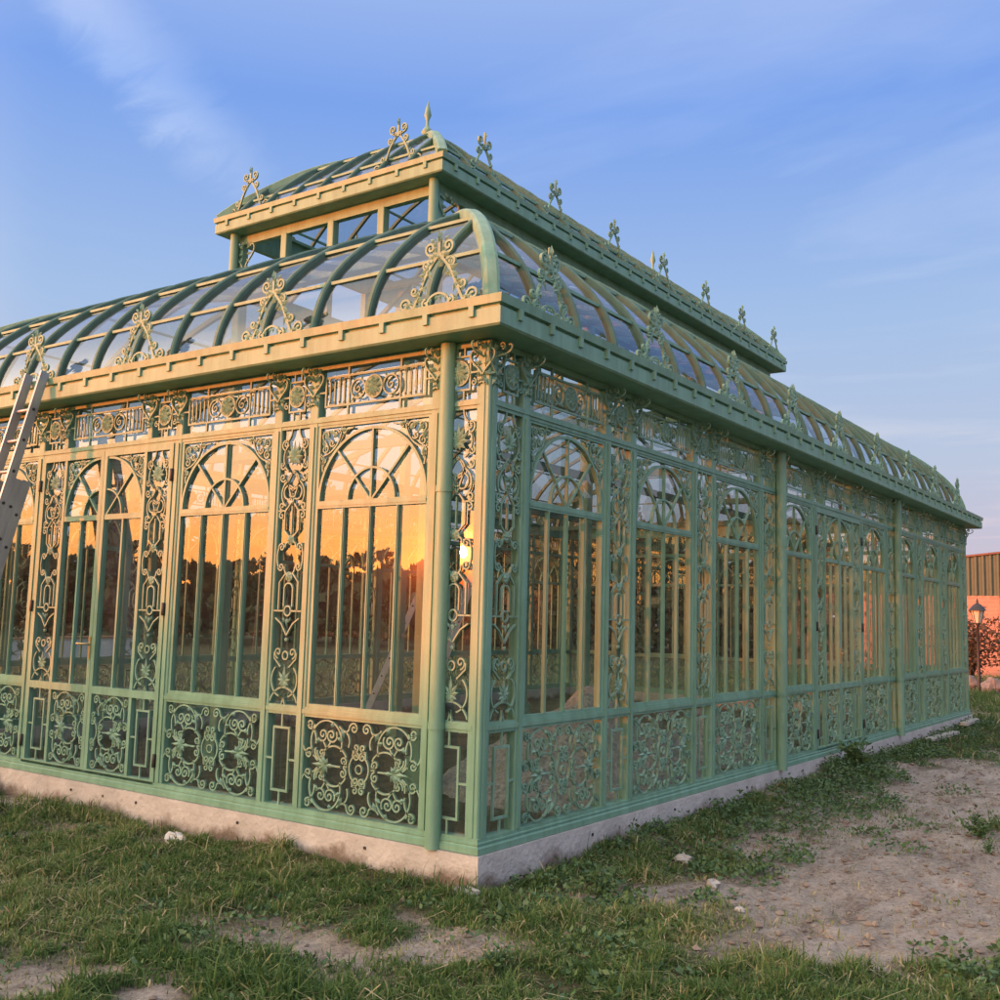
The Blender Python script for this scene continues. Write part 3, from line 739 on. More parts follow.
ladder('grey aluminium extension ladder leaning on the gold lit eaves beside the front door', (-4.62,-1.14,GROUND+.02), (-4.62,-.265,3.42), [(.235,2.72,.13,0),(.225,2.66,.065,.05),(.215,3.05,0,.62)])
ladder('pale ladder standing inside, seen through the front window next to the corner downpipe', (-6.15,7.0,GROUND+.02), (-5.46,7.75,3.0), [(.36,3.1,0,0)], LADW)
ladder('pale ladder inside leaning away to the right, in the middle of the front window', (-6.95,6.6,GROUND+.02), (-5.95,7.35,2.9), [(.34,3.2,0,0)], LADW)

# ------------------------------------------------------------------ the ground
def fbm(x, y, seed=0, octs=4, f=1.0):
    """cheap value noise on arrays"""
    out = np.zeros_like(x); amp = 1; tot = 0
    for o in range(octs):
        xs = x*f+seed*17.3+o*31.7; ys = y*f-seed*9.1+o*11.9
        xi = np.floor(xs).astype(np.int64); yi = np.floor(ys).astype(np.int64); tx = xs-xi; ty = ys-yi
        tx = tx*tx*(3-2*tx); ty = ty*ty*(3-2*ty)
        def h(a, b):
            n = (a*374761393 + b*668265263 + seed*974711) & 0x7fffffff
            n = ((n ^ (n >> 13))*1274126177) & 0x7fffffff
            return ((n ^ (n >> 16)) & 0xffff)/65535.
        v = (h(xi,yi)*(1-tx)+h(xi+1,yi)*tx)*(1-ty) + (h(xi,yi+1)*(1-tx)+h(xi+1,yi+1)*tx)*ty
        out += v*amp; tot += amp; amp *= .5; f *= 2
    return out/tot
def seg_dist(x, y, pts):
    d = np.full_like(x, 1e9)
    for (ax,ay),(bx,by) in zip(pts, pts[1:]):
        dx, dy = bx-ax, by-ay; t = np.clip(((x-ax)*dx+(y-ay)*dy)/(dx*dx+dy*dy), 0, 1)
        d = np.minimum(d, np.hypot(x-ax-t*dx, y-ay-t*dy))
    return d
# worn earth: a track down the right side, a bare patch off the corner, thin spots in the turf
def bare(x, y):
    n = fbm(x, y, 3, 5, 1.3)-.5; n2 = fbm(x, y, 5, 4, 2.6)-.5
    track = 1.15 - seg_dist(x, y, [(2.2,1.2),(1.55,2.8),(1.25,4.5),(1.35,6.5),(1.55,8.2),(2.6,10.5),(4.5,13)])
    track2 = .55 - seg_dist(x, y, [(1.0,.9),(1.9,1.1)])
    patch = .30 - seg_dist(x, y, [(.15,-.75),(.75,-.95)])
    patch2 = .16 - seg_dist(x, y, [(-.75,-2.45),(.1,-2.3)])
    patch3 = .28 - seg_dist(x, y, [(-3.6,-.5),(-4.6,-.2)])
    b = np.maximum.reduce([track*1.0, track2, patch, patch2*1.1, patch3])
    b = b + n*1.25 + n2*1.3
    thin = (fbm(x, y, 9, 4, .75)-.62)*3.2 + n2*.8
    inside = (x < -.1) & (x > -W+.1) & (y > .1) & (y < LEN-.1)
    m = np.clip(np.maximum(b*2.2+.35, thin), 0, 1)
    m = np.where(inside, .12, m)
    far = np.clip((np.hypot(x-1, y-2)-14)/8, 0, 1)
    return m*(1-far*(~inside)*.75)
def ground_z(x, y, bm):
    z = GROUND + (fbm(x,y,1,4,.8)-.5)*.07 + (fbm(x,y,2,4,4.5)-.5)*.030*(.5+bm)
    z += (fbm(x,y,6,3,14)-.5)*.016 + (fbm(x*.55+y*.25,y*.55-x*1.1,7,3,5.5)-.5)*.042*bm + (fbm(x,y,8,3,9)-.5)*.034*bm - .018*bm
    run = np.clip((y-1.0)/1.2,0,1)*np.clip((15.5-y)/1.2,0,1)
    z += run*np.exp(-((x-.12)/.34)**2)*np.clip(fbm(x*.3,y,31,3,1.3)*1.9-.62,0,1)*.17
    z += np.exp(-((y+.10)/.22)**2)*(x < .2)*np.clip(fbm(x,y*.3,32,3,1.1)*1.8-.62,0,1)*.07
    inside = (x < .05) & (x > -W-.05) & (y > -.05) & (y < LEN+.05)
    return np.where(inside, z-.02, z)
def axis(lo, hi, far, step, gr=1.16):
    a = list(np.arange(lo, hi+1e-6, step)); s = step; v = hi
    while v < far: s *= gr; v += s; a.append(v)
    s = step; v = lo; b = []
    while v > -far: s *= gr; v -= s; b.append(v)
    return np.array(b[::-1]+a)
ax = axis(-9,5.2,600,.045); ay = axis(-4.2,13,600,.05)
GX, GY = np.meshgrid(ax, ay); nx_, ny_ = len(ax), len(ay)
BM = bare(GX.ravel(), GY.ravel()); GZ = ground_z(GX.ravel(), GY.ravel(), BM)
me = bpy.data.meshes.new('ground')
co = np.stack([GX.ravel(), GY.ravel(), GZ], 1).astype(np.float32)
idx = np.arange(nx_*ny_).reshape(ny_, nx_)
q = np.stack([idx[:-1,:-1], idx[:-1,1:], idx[1:,1:], idx[1:,:-1]], -1).reshape(-1,4)
def fast_mesh(me, co, loops, sizes, smooth=True):
    me.vertices.add(len(co)); me.vertices.foreach_set('co', co.ravel())
    me.loops.add(len(loops)); me.loops.foreach_set('vertex_index', loops.astype(np.int32))
    st = np.concatenate([[0], np.cumsum(sizes)[:-1]]).astype(np.int32)
    me.polygons.add(len(sizes)); me.polygons.foreach_set('loop_start', st)
    me.update(calc_edges=True); me.validate()
    me.polygons.foreach_set('use_smooth', np.full(len(me.polygons), smooth))
fast_mesh(me, co, q.ravel(), np.full(len(q), 4))
at = me.attributes.new('bare_earth', 'FLOAT', 'POINT'); at.data.foreach_set('value', BM.astype(np.float32))
m, nt, out = nodes('earth_and_turf')
b = N(nt,'ShaderNodeBsdfPrincipled', ins={'Roughness': .95, 'Specular IOR Level': .15}); nt.links.new(b.outputs[0], out.inputs[0])
tc = N(nt,'ShaderNodeTexCoord')
n1 = N(nt,'ShaderNodeTexNoise', ins={'Scale': 5.0,'Detail': 9,'Roughness': .68})
n2 = N(nt,'ShaderNodeTexNoise', ins={'Scale': 38,'Detail': 6,'Roughness': .7}); nt.links.new(tc.outputs['Object'], n2.inputs['Vector'])
mps = N(nt,'ShaderNodeMapping'); mps.inputs['Rotation'].default_value = (0,0,R(14)); mps.inputs['Scale'].default_value = (1.0,.28,1); nt.links.new(tc.outputs['Object'], mps.inputs[0]); nt.links.new(mps.outputs[0], n1.inputs['Vector'])
mixn = N(nt,'ShaderNodeMath', operation='ADD'); nt.links.new(n1.outputs[0], mixn.inputs[0]); nt.links.new(n2.outputs[0], mixn.inputs[1])
hv = N(nt,'ShaderNodeMath', operation='MULTIPLY', ins={1:.5}); nt.links.new(mixn.outputs[0], hv.inputs[0])
earth = ramp(nt, hv.outputs[0], [(.35,(.19,.145,.118)),(.44,(.40,.322,.268)),(.51,(.57,.48,.405)),(.61,(.74,.64,.555))])
turf = ramp(nt, hv.outputs[0], [(.32,(.055,.058,.028)),(.50,(.13,.115,.06)),(.66,(.24,.195,.12))])
atn = N(nt,'ShaderNodeAttribute', attribute_name='bare_earth')
mx = N(nt,'ShaderNodeMixRGB'); nt.links.new(atn.outputs['Fac'], mx.inputs[0]); nt.links.new(turf.outputs[0], mx.inputs[1]); nt.links.new(earth.outputs[0], mx.inputs[2])
nt.links.new(mx.outputs[0], b.inputs['Base Color'])
bp = N(nt,'ShaderNodeBump', ins={'Strength': 1.0,'Distance': .05}); nt.links.new(n2.outputs[0], bp.inputs['Height']); nt.links.new(bp.outputs[0], b.inputs['Normal'])
me.materials.append(m)
tag(link('ground', me), kind='structure')

CAM = np.array([3.75058112,-5.17739674,1.40])
# grass: blades in tufts, one object
def grass():
    P = []
    def scatter(n, x0, x1, y0, y1):
        return rng.uniform(x0,x1,n), rng.uniform(y0,y1,n)
    xs, ys, hs, ws = [], [], [], []
    for (n, x0, x1, y0, y1, k) in ((560000,-8.5,4.2,-3.9,.0,1.0),(300000,0,4.6,-1.2,6,1.0),(80000,-3.5,7,6,24,1.6),(60000,-9,10,12.5,45,2.6),(30000,-20,-8,-5,30,2.2),(30000,3,12,-3,20,2.0)):
        x, y = scatter(n, x0, x1, y0, y1)
        xs.append(x); ys.append(y); hs.append(np.full(n, k))
    x = np.concatenate(xs); y = np.concatenate(ys); k = np.concatenate(hs)
    inside = (x < .07) & (x > -W-.07) & (y > -.07) & (y < LEN+.07)
    bm = bare(x, y); tuft = fbm(x, y, 21, 3, 2.2); t2 = fbm(x, y, 22, 3, 6.5)
    dens = np.clip(1.05-bm*1.25, 0, 1)*(.16+1.2*np.clip((tuft*.6+t2*.6-.38)*2.6, 0, 1))
    dens = np.maximum(dens, .012+.10*np.clip((fbm(x,y,41,3,1.7)-.52)*4,0,1))
    keep = (rng.random(len(x)) < dens) & ~inside
    x, y, k, bm, tuft, t2 = x[keep], y[keep], k[keep], bm[keep], tuft[keep], t2[keep]
    edge = (y > -.34) & (y < -.07) & (x < .1); n = len(x)
    lush = fbm(x, y, 23, 3, .9)
    h = (.026+.064*rng.random(n)**1.6)*(.40+1.25*np.clip((t2-.3)*2,0,1.3))*(.6+.8*lush)*k**.7*(1-.45*bm)
    h = np.where(edge, h*(1+1.1*np.clip((fbm(x,y,42,2,1.6)-.42)*5,0,1)), h)
    tall = rng.random(n) < .02; h = np.where(tall, h*1.9, h)
    wd = (.0022+.0026*rng.random(n))*k*np.where(h > .06, 1.15, 1)
    az = rng.uniform(0,2*PI,n); lean = np.abs(rng.normal(.5,.4,n)); flat = rng.random(n) < .10; lean = np.where(flat, rng.uniform(1.2,2.2,n), lean); la = rng.uniform(0,2*PI,n)
    z = ground_z(x, y, bm)-.004
    sx, sy = np.cos(az)*wd, np.sin(az)*wd
    lx, ly = np.cos(la)*lean*h, np.sin(la)*lean*h
    V = np.empty((n,5,3), np.float32)
    V[:,0] = np.stack([x-sx,y-sy,z],1); V[:,1] = np.stack([x+sx,y+sy,z],1)
    V[:,2] = np.stack([x+sx*.8+lx*.4,y+sy*.8+ly*.4,z+h*.6],1); V[:,3] = np.stack([x-sx*.8+lx*.4,y-sy*.8+ly*.4,z+h*.6],1)
    V[:,4] = np.stack([x+lx*1.3,y+ly*1.3,z+h*np.clip(1.05-lean*.42,.12,1)],1)
    base = (np.arange(n)*5)[:,None]
    quad = base+np.array([[0,1,2,3]]); tri = base+np.array([[3,2,4]])
    loops = np.concatenate([quad,tri],1).ravel(); sizes = np.tile([4,3], n)
    me = bpy.data.meshes.new('grass'); fast_mesh(me, V.reshape(-1,3), loops, sizes, False)
    dry = np.clip(.06+.85*(fbm(x,y,24,3,.8)-.40)+.35*bm+rng.normal(0,.16,n)+ (rng.random(n) < .12)*.55 + flat*.55 - .25*(lush-.45), 0, 1)
    at = me.attributes.new('dry', 'FLOAT', 'POINT'); at.data.foreach_set('value', np.repeat(dry,5).astype(np.float32))
    m, nt, out = nodes('grass_blades')
    a = N(nt,'ShaderNodeAttribute', attribute_name='dry')
    r = ramp(nt, a.outputs['Fac'], [(0,(.075,.150,.042)),(.35,(.145,.235,.068)),(.65,(.29,.30,.13)),(1,(.54,.46,.29))])
    d = N(nt,'ShaderNodeBsdfPrincipled', ins={'Roughness': .6,'Specular IOR Level': .25}); nt.links.new(r.outputs[0], d.inputs['Base Color'])
    t = N(nt,'ShaderNodeBsdfTranslucent'); nt.links.new(r.outputs[0], t.inputs[0])
    mxx = N(nt,'ShaderNodeMixShader', ins={0:.25}); nt.links.new(d.outputs[0], mxx.inputs[1]); nt.links.new(t.outputs[0], mxx.inputs[2]); nt.links.new(mxx.outputs[0], out.inputs[0])
    me.materials.append(m); o = link('grass', me); tag(o, kind='stuff', label='short patchy green and straw coloured grass round the conservatory', cat='grass')
    return n
n_grass = grass()

# leafy ground weeds along the foot of the long wall and scattered in the turf
LEAFM = surf('weed_leaf', (.055,.12,.038), (.105,.19,.068), rough=.55, scale=8)
def leaf_cloud(pts, size, seed, aspect=.6, up=.3):
    r_ = np.random.default_rng(seed); n = len(pts); pts = np.asarray(pts)
    d = r_.normal(0,1,(n,3)); d[:,2] = np.abs(d[:,2])*up+.05; d /= np.linalg.norm(d,axis=1)[:,None]
    w = np.cross(d, r_.normal(0,1,(n,3))); w /= np.linalg.norm(w,axis=1)[:,None]
    L = (size*(.6+.8*r_.random(n)))[:,None] if np.ndim(size) else (size*(.6+.8*r_.random(n)))[:,None]
    V = np.empty((n,4,3), np.float32)
    V[:,0] = pts; V[:,1] = pts+d*L*.5+w*L*aspect*.5; V[:,2] = pts+d*L; V[:,3] = pts+d*L*.5-w*L*aspect*.5
    return V.reshape(-1,3)
def quads_mesh(name, V, mat):
    me = bpy.data.meshes.new(name); n = len(V)//4
    fast_mesh(me, V.astype(np.float32), np.arange(4*n), np.full(n,4), False); me.materials.append(mat); return me
def weeds():
    r_ = np.random.default_rng(5); P = []
    def clump(cx, cy, rad, n, h):
        a = r_.uniform(0,2*PI,n); q = rad*np.sqrt(r_.random(n)); x = cx+q*np.cos(a); y = cy+q*np.sin(a)*1.3
        ok = ~((x < .06) & (y > -.06))
        x, y, q = x[ok], y[ok], q[ok]
        z = ground_z(x, y, np.zeros_like(x)) + h*r_.random(len(x))*(1-(q/rad)**2*.7); P.append(np.stack([x,y,z],1))
    for k in range(150):                                          # ragged strip along the wall
        y = r_.uniform(.25,14.5); x = .10+abs(r_.normal(0,.28)); clump(x, y, r_.uniform(.08,.26), r_.integers(40,130), r_.uniform(.03,.16))
    for k in range(70): clump(r_.uniform(.1,1.3), r_.uniform(-.6,2.6), r_.uniform(.06,.16), r_.integers(25,70), r_.uniform(.02,.06))
    for k in range(26): clump(r_.normal(.45,.22), r_.normal(6.3,.45), r_.uniform(.1,.25), 110, r_.uniform(.06,.15))
    for k in range(30): clump(r_.normal(.75,.3), r_.normal(4.1,.8), r_.uniform(.1,.22), 90, r_.uniform(.04,.10))
    for k in range(220): clump(r_.uniform(-7,3), r_.uniform(-3.6,-.2), r_.uniform(.04,.15), r_.integers(15,60), r_.uniform(.02,.06))
    for k in range(60): clump(r_.uniform(.2,3.5), r_.uniform(8.5,15), r_.uniform(.1,.4), 120, r_.uniform(.04,.14))
    for k in range(24): clump(r_.normal(2.9,.25), r_.normal(.35,.25), r_.uniform(.08,.2), 80, r_.uniform(.03,.08))
    P = np.concatenate(P); V = leaf_cloud(P, .035, 8, .55, .5)
    o = link('weeds', quads_mesh('weeds', V, LEAFM)); tag(o, kind='stuff', label='dark leafy weeds along the foot of the long wall', cat='weeds')
weeds()
# pebbles and crumbs of earth
def pebbles():
    r_ = np.random.default_rng(15); n = 42000
    x = r_.uniform(-6,5,n); y = r_.uniform(-3.6,12,n); bm = bare(x,y)
    ok = (r_.random(n) < .08+bm*.8) & ~((x < .1) & (x > -W) & (y > -.05)); x, y, bm = x[ok], y[ok], bm[ok]; n = len(x)
    s = .004+.026*r_.random(n)**5; z = ground_z(x,y,bm)+s*.2
    o8 = np.array([(1,0,0),(0,1,0),(-1,0,0),(0,-1,0),(0,0,.7),(0,0,-.7)])
    V = np.stack([x,y,z],1)[:,None,:] + o8[None]*s[:,None,None]*r_.uniform(.6,1.4,(n,6,1))
    F = np.array([(0,1,4),(1,2,4),(2,3,4),(3,0,4),(1,0,5),(2,1,5),(3,2,5),(0,3,5)])
    loops = ((np.arange(n)*6)[:,None,None]+F[None]).ravel()
    me = bpy.data.meshes.new('pebbles'); fast_mesh(me, V.reshape(-1,3).astype(np.float32), loops, np.full(n*8,3), False)
    me.materials.append(surf('pebble', (.14,.10,.078), (.36,.29,.235), rough=.9, scale=2.5, detail=8)); tag(link('pebbles', me), kind='stuff', label='small pebbles and clods on the worn earth', cat='pebbles')
pebbles()

# ------------------------------------------------------------------ small things on the ground
def gz(x, y):
    X = np.array([float(x)]); Y = np.array([float(y)]); return float(ground_z(X, Y, bare(X, Y))[0])
def lump_mesh(name, sx, sy, sz, mat, seed, rough=.25, sub=12):
    r_ = random.Random(seed); mb = MB(); rows = sub//2; ph = [r_.uniform(0,6) for _ in range(8)]
    vs = []
    for i in range(rows+1):
        t = PI*i/rows
        for k in range(sub):
            a = 2*PI*k/sub
            q = 1+rough*(math.sin(2*a+ph[0]+2*t)+math.sin(3*a+ph[1]-t*3)+.7*math.sin(5*a+ph[2]+4*t)+.6*math.sin(7*t+ph[3]+a))/2.4
            vs.append((sx*q*math.sin(t)*math.cos(a), sy*q*math.sin(t)*math.sin(a), sz*q*math.cos(t)))
    fs = [(i*sub+k, (i+1)*sub+k, (i+1)*sub+(k+1)%sub, i*sub+(k+1)%sub) for i in range(rows) for k in range(sub)]
    mb.add(vs, fs); return mb.mesh(name, mat)
WHITE = surf('white_scrap', (.62,.60,.57), (.8,.78,.75), rough=.6, scale=20)
PALE = surf('pale_rubble', (.36,.34,.31), (.58,.56,.53), rough=.9, scale=9, bump=.4, bscale=40)
def item(name, me, x, y, dz, label, cat, rz=0, group=None):
    o = link(name, me, None, (x, y, gz(x,y)+dz), rz); tag(o, label, cat, group or {'rubble':'rubble lumps on the ground','stone':'stones on the bare earth','board':'boards by the long wall','boulder':'boulders under the shrubs'}.get(name)); return o
item('crumpled_paper', lump_mesh('crumpled_paper', .075,.05,.045, WHITE, 2, .42, 14), -2.35, -.33, .03, 'crumpled white scrap lying in the grass before the front wall', 'litter', .4)
item('rubble', lump_mesh('rubble', .10,.06,.035, PALE, 4, .4, 14), .06, -.17, .02, 'pale broken rubble lump against the foot of the plinth corner', 'rubble', .7)
item('rubble', lump_mesh('rubble', .06,.045,.035, PALE, 5, .4, 12), .62, 1.52, .02, 'whitish chip of rubble at the grass edge beside the dirt patch', 'rubble', .2)
item('stone', lump_mesh('stone', .03,.022,.018, PALE, 6, .3, 10), 1.42, .55, .01, 'small cream stone alone on the bare earth', 'stone', .2)
item('stone', lump_mesh('stone', .05,.04,.03, PALE, 7, .3, 10), 1.02, 1.10, .015, 'round lump of earth coloured stone near the near edge of the dirt', 'stone', 1.2)
WOOD = surf('pale_board', (.42,.38,.33), (.60,.56,.50), rough=.8, scale=5, stretch=(1,12,1))
for i, (x, y, L, rz, lab) in enumerate(((.22,11.0,1.5,-.03,'pale board lying on edge in weeds near the far end of the long wall'),(.20,13.0,1.1,.04,'shorter pale board by the far corner of the plinth'))):
    mb = MB(); mb.box(-.06,.06,-L/2,L/2,-.012,.03); mb.box(-.045,.045,-L/2+.01,L/2-.01,.03,.034); item('board', mb.mesh('board', WOOD), x, y, .05, lab, 'board', rz)
def weed_plant(x, y, h, n, seed, label):
    e_ = empty('weed_plant', (x, y, gz(x,y))); tag(e_, label, 'weed', 'single weeds on the ground')
    r_ = np.random.default_rng(seed); st = MB(); P = []
    for k in range(n):
        a = r_.uniform(0,2*PI); t = r_.uniform(.1,.9); tip = Vector((math.cos(a)*t*h*.8, math.sin(a)*t*h*.8, h*r_.uniform(.5,1)))
        pts = [(0,0,0), tuple(tip*.5+Vector((0,0,h*.1))), tuple(tip)]; st.tube(pts, [.004,.003,.002], 5)
        for q in range(9):
            u = .25+.75*q/8; P.append(tuple(tip*u + Vector(r_.normal(0,.012,3))))
    link('stem', st.mesh('stem', LEAFM), e_); link('leaves', quads_mesh('leaves', leaf_cloud(np.repeat(np.array(P),2,0)+np.random.default_rng(seed+50).normal(0,.015,(2*len(P),3)), h*.20, seed, .5, .5), LEAFM), e_)
weed_plant(2.05, 3.85, .20, 16, 1, 'leafy weed standing alone on the dirt track')
weed_plant(2.20, 3.30, .10, 10, 2, 'low small weed on the dirt in front of the taller lone weed')
weed_plant(.95, -1.15, .13, 9, 3, 'small pale leaved weed below the plinth corner at the bottom of the picture')
weed_plant(.62, .42, .17, 9, 4, 'bright weed in the grass right of the plinth corner')
weed_plant(.30, 6.6, .30, 22, 6, 'bushy dark weed against the long wall by the first long side downpipe')

# gravel heap inside
GRAV = surf('gravel', (.22,.20,.18), (.50,.47,.43), rough=.95, scale=26, detail=8, bump=.7, bscale=50)
def heap(x, y, r, h, seed, label):
    n = 40; r_ = np.random.default_rng(seed); mb = MB(); vs = []
    for i in range(n+1):
        for j in range(n+1):
            u = (i/n*2-1)*r; v = (j/n*2-1)*r*1.25; d = math.hypot(u/r, v/(r*1.25)); 
            vs.append((u, v, h*max(0,1-d)**.9*(1+.10*math.sin(7*u+seed)*math.cos(5*v)) + .02*r_.normal() - .06*(d > .98)))
    fs = [(i*(n+1)+j, (i+1)*(n+1)+j, (i+1)*(n+1)+j+1, i*(n+1)+j+1) for i in range(n) for j in range(n)]
    mb.add(vs, fs, False); o = link('gravel_heap', mb.mesh('gravel_heap', GRAV), None, (x,y,GROUND-.03)); tag(o, label, 'gravel heap', 'gravel heaps inside')
heap(-1.65, 4.1, 1.40, .92, 1, 'grey gravel heap inside behind the first wide window of the long side')
heap(-1.7, 7.3, 1.0, .50, 2, 'low heap of gravel deeper inside by the long side door')

# ------------------------------------------------------------------ beyond: shed, lamp post, shrubs, stones
shed = empty('industrial_shed', (-4,36,GROUND)); tag(shed, 'low industrial shed with orange brick wall under ribbed tan metal cladding', 'shed')
BRICK, nt, out = nodes('orange_brick')
b = N(nt,'ShaderNodeBsdfPrincipled', ins={'Roughness': .85}); nt.links.new(b.outputs[0], out.inputs[0])
tc = N(nt,'ShaderNodeTexCoord'); mp = N(nt,'ShaderNodeMapping'); mp.inputs['Rotation'].default_value = (R(90),0,0); nt.links.new(tc.outputs['Object'], mp.inputs[0])
bk = N(nt,'ShaderNodeTexBrick', ins={'Color1': (.46,.235,.18,1),'Color2': (.53,.285,.22,1),'Mortar': (.48,.33,.26,1),'Scale': 1.0,'Mortar Size': .012,'Brick Width': .45,'Row Height': .15}); nt.links.new(mp.outputs[0], bk.inputs['Vector']); nt.links.new(bk.outputs[0], b.inputs['Base Color'])
mb = MB(); mb.box(-4,16,0,.25,-.2,2.86); link('brick_wall', mb.mesh('brick_wall', BRICK), shed)
CLAD = surf('tan_cladding', (.085,.12,.09), (.115,.15,.115), rough=.5, scale=2)
mb = MB(); n = 80
vs = []
for i in range(n*4+1):
    x = -4+20*i/(n*4); k = i % 4; y = -.03 if k in (0,1) else .04
    top = 4.15+.105*(x+1.2) if x < 8 else 4.15+.105*9.2-.105*(x-8); top = max(top, 3.0)
    vs += [(x,y,2.86),(x,y,top)]
fs = [(2*i,2*i+2,2*i+3,2*i+1) for i in range(n*4)]
mb.add(vs, fs); mb.box(-4,16,.05,.2,2.86,2.98); link('cladding', mb.mesh('cladding', CLAD), shed)
ROOFM = surf('rust_trim', (.16,.08,.06), (.22,.11,.08), rough=.6)
mb = MB(); zr = lambda x: 4.15+.105*(x+1.2) if x < 8 else 4.15+.105*9.2-.105*(x-8)
vs = []
for x in (-4.1,8,16.1):
    for y in (-.06,30): vs += [(x,y,zr(x)+.02),(x,y,zr(x)+.09)]
mb.add(vs, [(1,5,7,3),(5,9,11,7),(0,2,6,4),(4,6,10,8),(0,4,5,1),(4,8,9,5),(2,3,7,6),(6,7,11,10),(0,1,3,2),(8,10,11,9)]); link('roof', mb.mesh('roof', ROOFM), shed)
mb = MB(); mb.box(-.05,.05,-.06,0,-.2,2.86); M_PIER = mb.mesh('pier', ROOFM)
for k in range(9): link('pier', M_PIER, shed, (-3.9+.0+2.15*k+(.48 if True else 0),0,0))
for x in (-4,15.8):
    mb = MB(); mb.box(x,x+.2,.25,30,-.2,zr(x)); link('side_wall', mb.mesh('side_wall', BRICK), shed)

lp = empty('lamp_post', (-2.0,25.6,GROUND-.22)); tag(lp, 'old fashioned black lantern lamp post in front of the orange brick wall', 'lamp post')
mb = MB(); mb.lathe([(.09,0),(.09,.25),(.05,.35),(.04,1.2),(.035,1.95),(.06,1.98),(.05,2.03)], 0, 0, 10); link('pole', mb.mesh('pole', DARKMETAL), lp)
LG = surf('lamp_glass', (.75,.68,.55), (.85,.78,.62), rough=.3)
mb = MB(); mb.lathe([(.09,2.03),(.17,2.36)], 0, 0, 6); link('lamp_glass', mb.mesh('lamp_glass', LG), lp)
mb = MB(); mb.lathe([(.24,2.36),(.10,2.52),(.03,2.56),(.03,2.62),(.005,2.70)], 0, 0, 6); link('lamp_roof', mb.mesh('lamp_roof', DARKMETAL), lp)
mb = MB()
for k in range(6):
    a = 2*PI*k/6; mb.beam((.092*math.cos(a),.092*math.sin(a),2.03),(.175*math.cos(a),.175*math.sin(a),2.37),.014,.014)
link('lamp_frame', mb.mesh('lamp_frame', DARKMETAL), lp)

BARK = surf('bark', (.06,.045,.03), (.12,.09,.065), rough=.9, scale=10)
SHR = surf('shrub_leaf', (.075,.062,.038), (.135,.105,.065), rough=.7, scale=3)
def shrub(x, y, h, w, seed, label, nl=1500, mat=None):
    e_ = empty('shrub', (x,y,gz(x,y))); tag(e_, label, 'shrub', 'shrubs in front of the brick wall'); r_ = np.random.default_rng(seed); st = MB(); P = []
    for k in range(22):
        a = r_.uniform(0,2*PI); s = r_.uniform(.2,1); p = Vector((0,0,0)); d = Vector((math.cos(a)*s*w*.7, math.sin(a)*s*w*.7, h*r_.uniform(.6,1)))
        pts = []
        for i in range(6):
            t = i/5; q = d*t + Vector((0,0,h*.15*math.sin(t*PI))) + Vector(r_.normal(0,.05,3))*t; pts.append(tuple(q))
            if i > 1:
                for j in range(2):
                    e2 = q + Vector(r_.normal(0,.28,3)); st.tube([tuple(q), tuple(e2)], [.012,.004], 4)
                    for _ in range(nl//120): P.append(tuple(e2 + Vector(r_.normal(0,.13,3))))
        st.tube(pts, [.035*(1-.7*i/5) for i in range(6)], 5)
    link('branches', st.mesh('branches', BARK), e_); link('foliage', quads_mesh('foliage', leaf_cloud(np.array(P), .10, seed, .6, .6), mat or SHR), e_)
shrub(-2.55, 27.2, 1.75, 1.2, 1, 'bare twiggy shrub hard against the far end of the conservatory')
shrub(-1.3, 27.6, 1.8, 1.3, 2, 'brown twiggy shrub right of the lamp post')
shrub(.7, 27.4, 1.9, 1.4, 3, 'sparse brown shrub farthest right along the brick wall')
for (x, y, s, lab) in ((-2.35,26.1,.30,'pale boulder at the foot of the shrub beside the conservatory end'),(-1.62,25.4,.30,'grey boulder right of the lamp post foot')):
    item('boulder', lump_mesh('boulder', s, s*.8, s*.85, surf('boulder_stone', (.16,.15,.14), (.34,.32,.30), rough=.9, scale=4, bump=.5, bscale=15), int(s*100), .22, 16), x, y, s*.4, lab, 'boulder', .3)

# low white wall beyond the far side, seen through the front panes
WW = surf('white_render', (.76,.74,.72), (.86,.84,.81), rough=.8, scale=2)
gw = empty('garden_wall', (-26.3,14.0,GROUND), math.atan2(-.94,.35)); tag(gw, 'low white garden wall beyond the building, seen through the front door panes', 'wall')
for a, c in ((-3.4,1.7),(2.1,5.2)):
    mb = MB(); mb.box(a,c,-.15,.15,-.2,.60); link('wall_body', mb.mesh('wall_body', WW), gw)
COP = surf('terracotta_coping', (.42,.20,.11), (.50,.25,.15), rough=.8)
for a, c in ((-3.45,1.75),(2.05,5.25)):
    mb = MB(); mb.box(a,c,-.2,.2,.602,.66); link('coping', mb.mesh('coping', COP), gw)

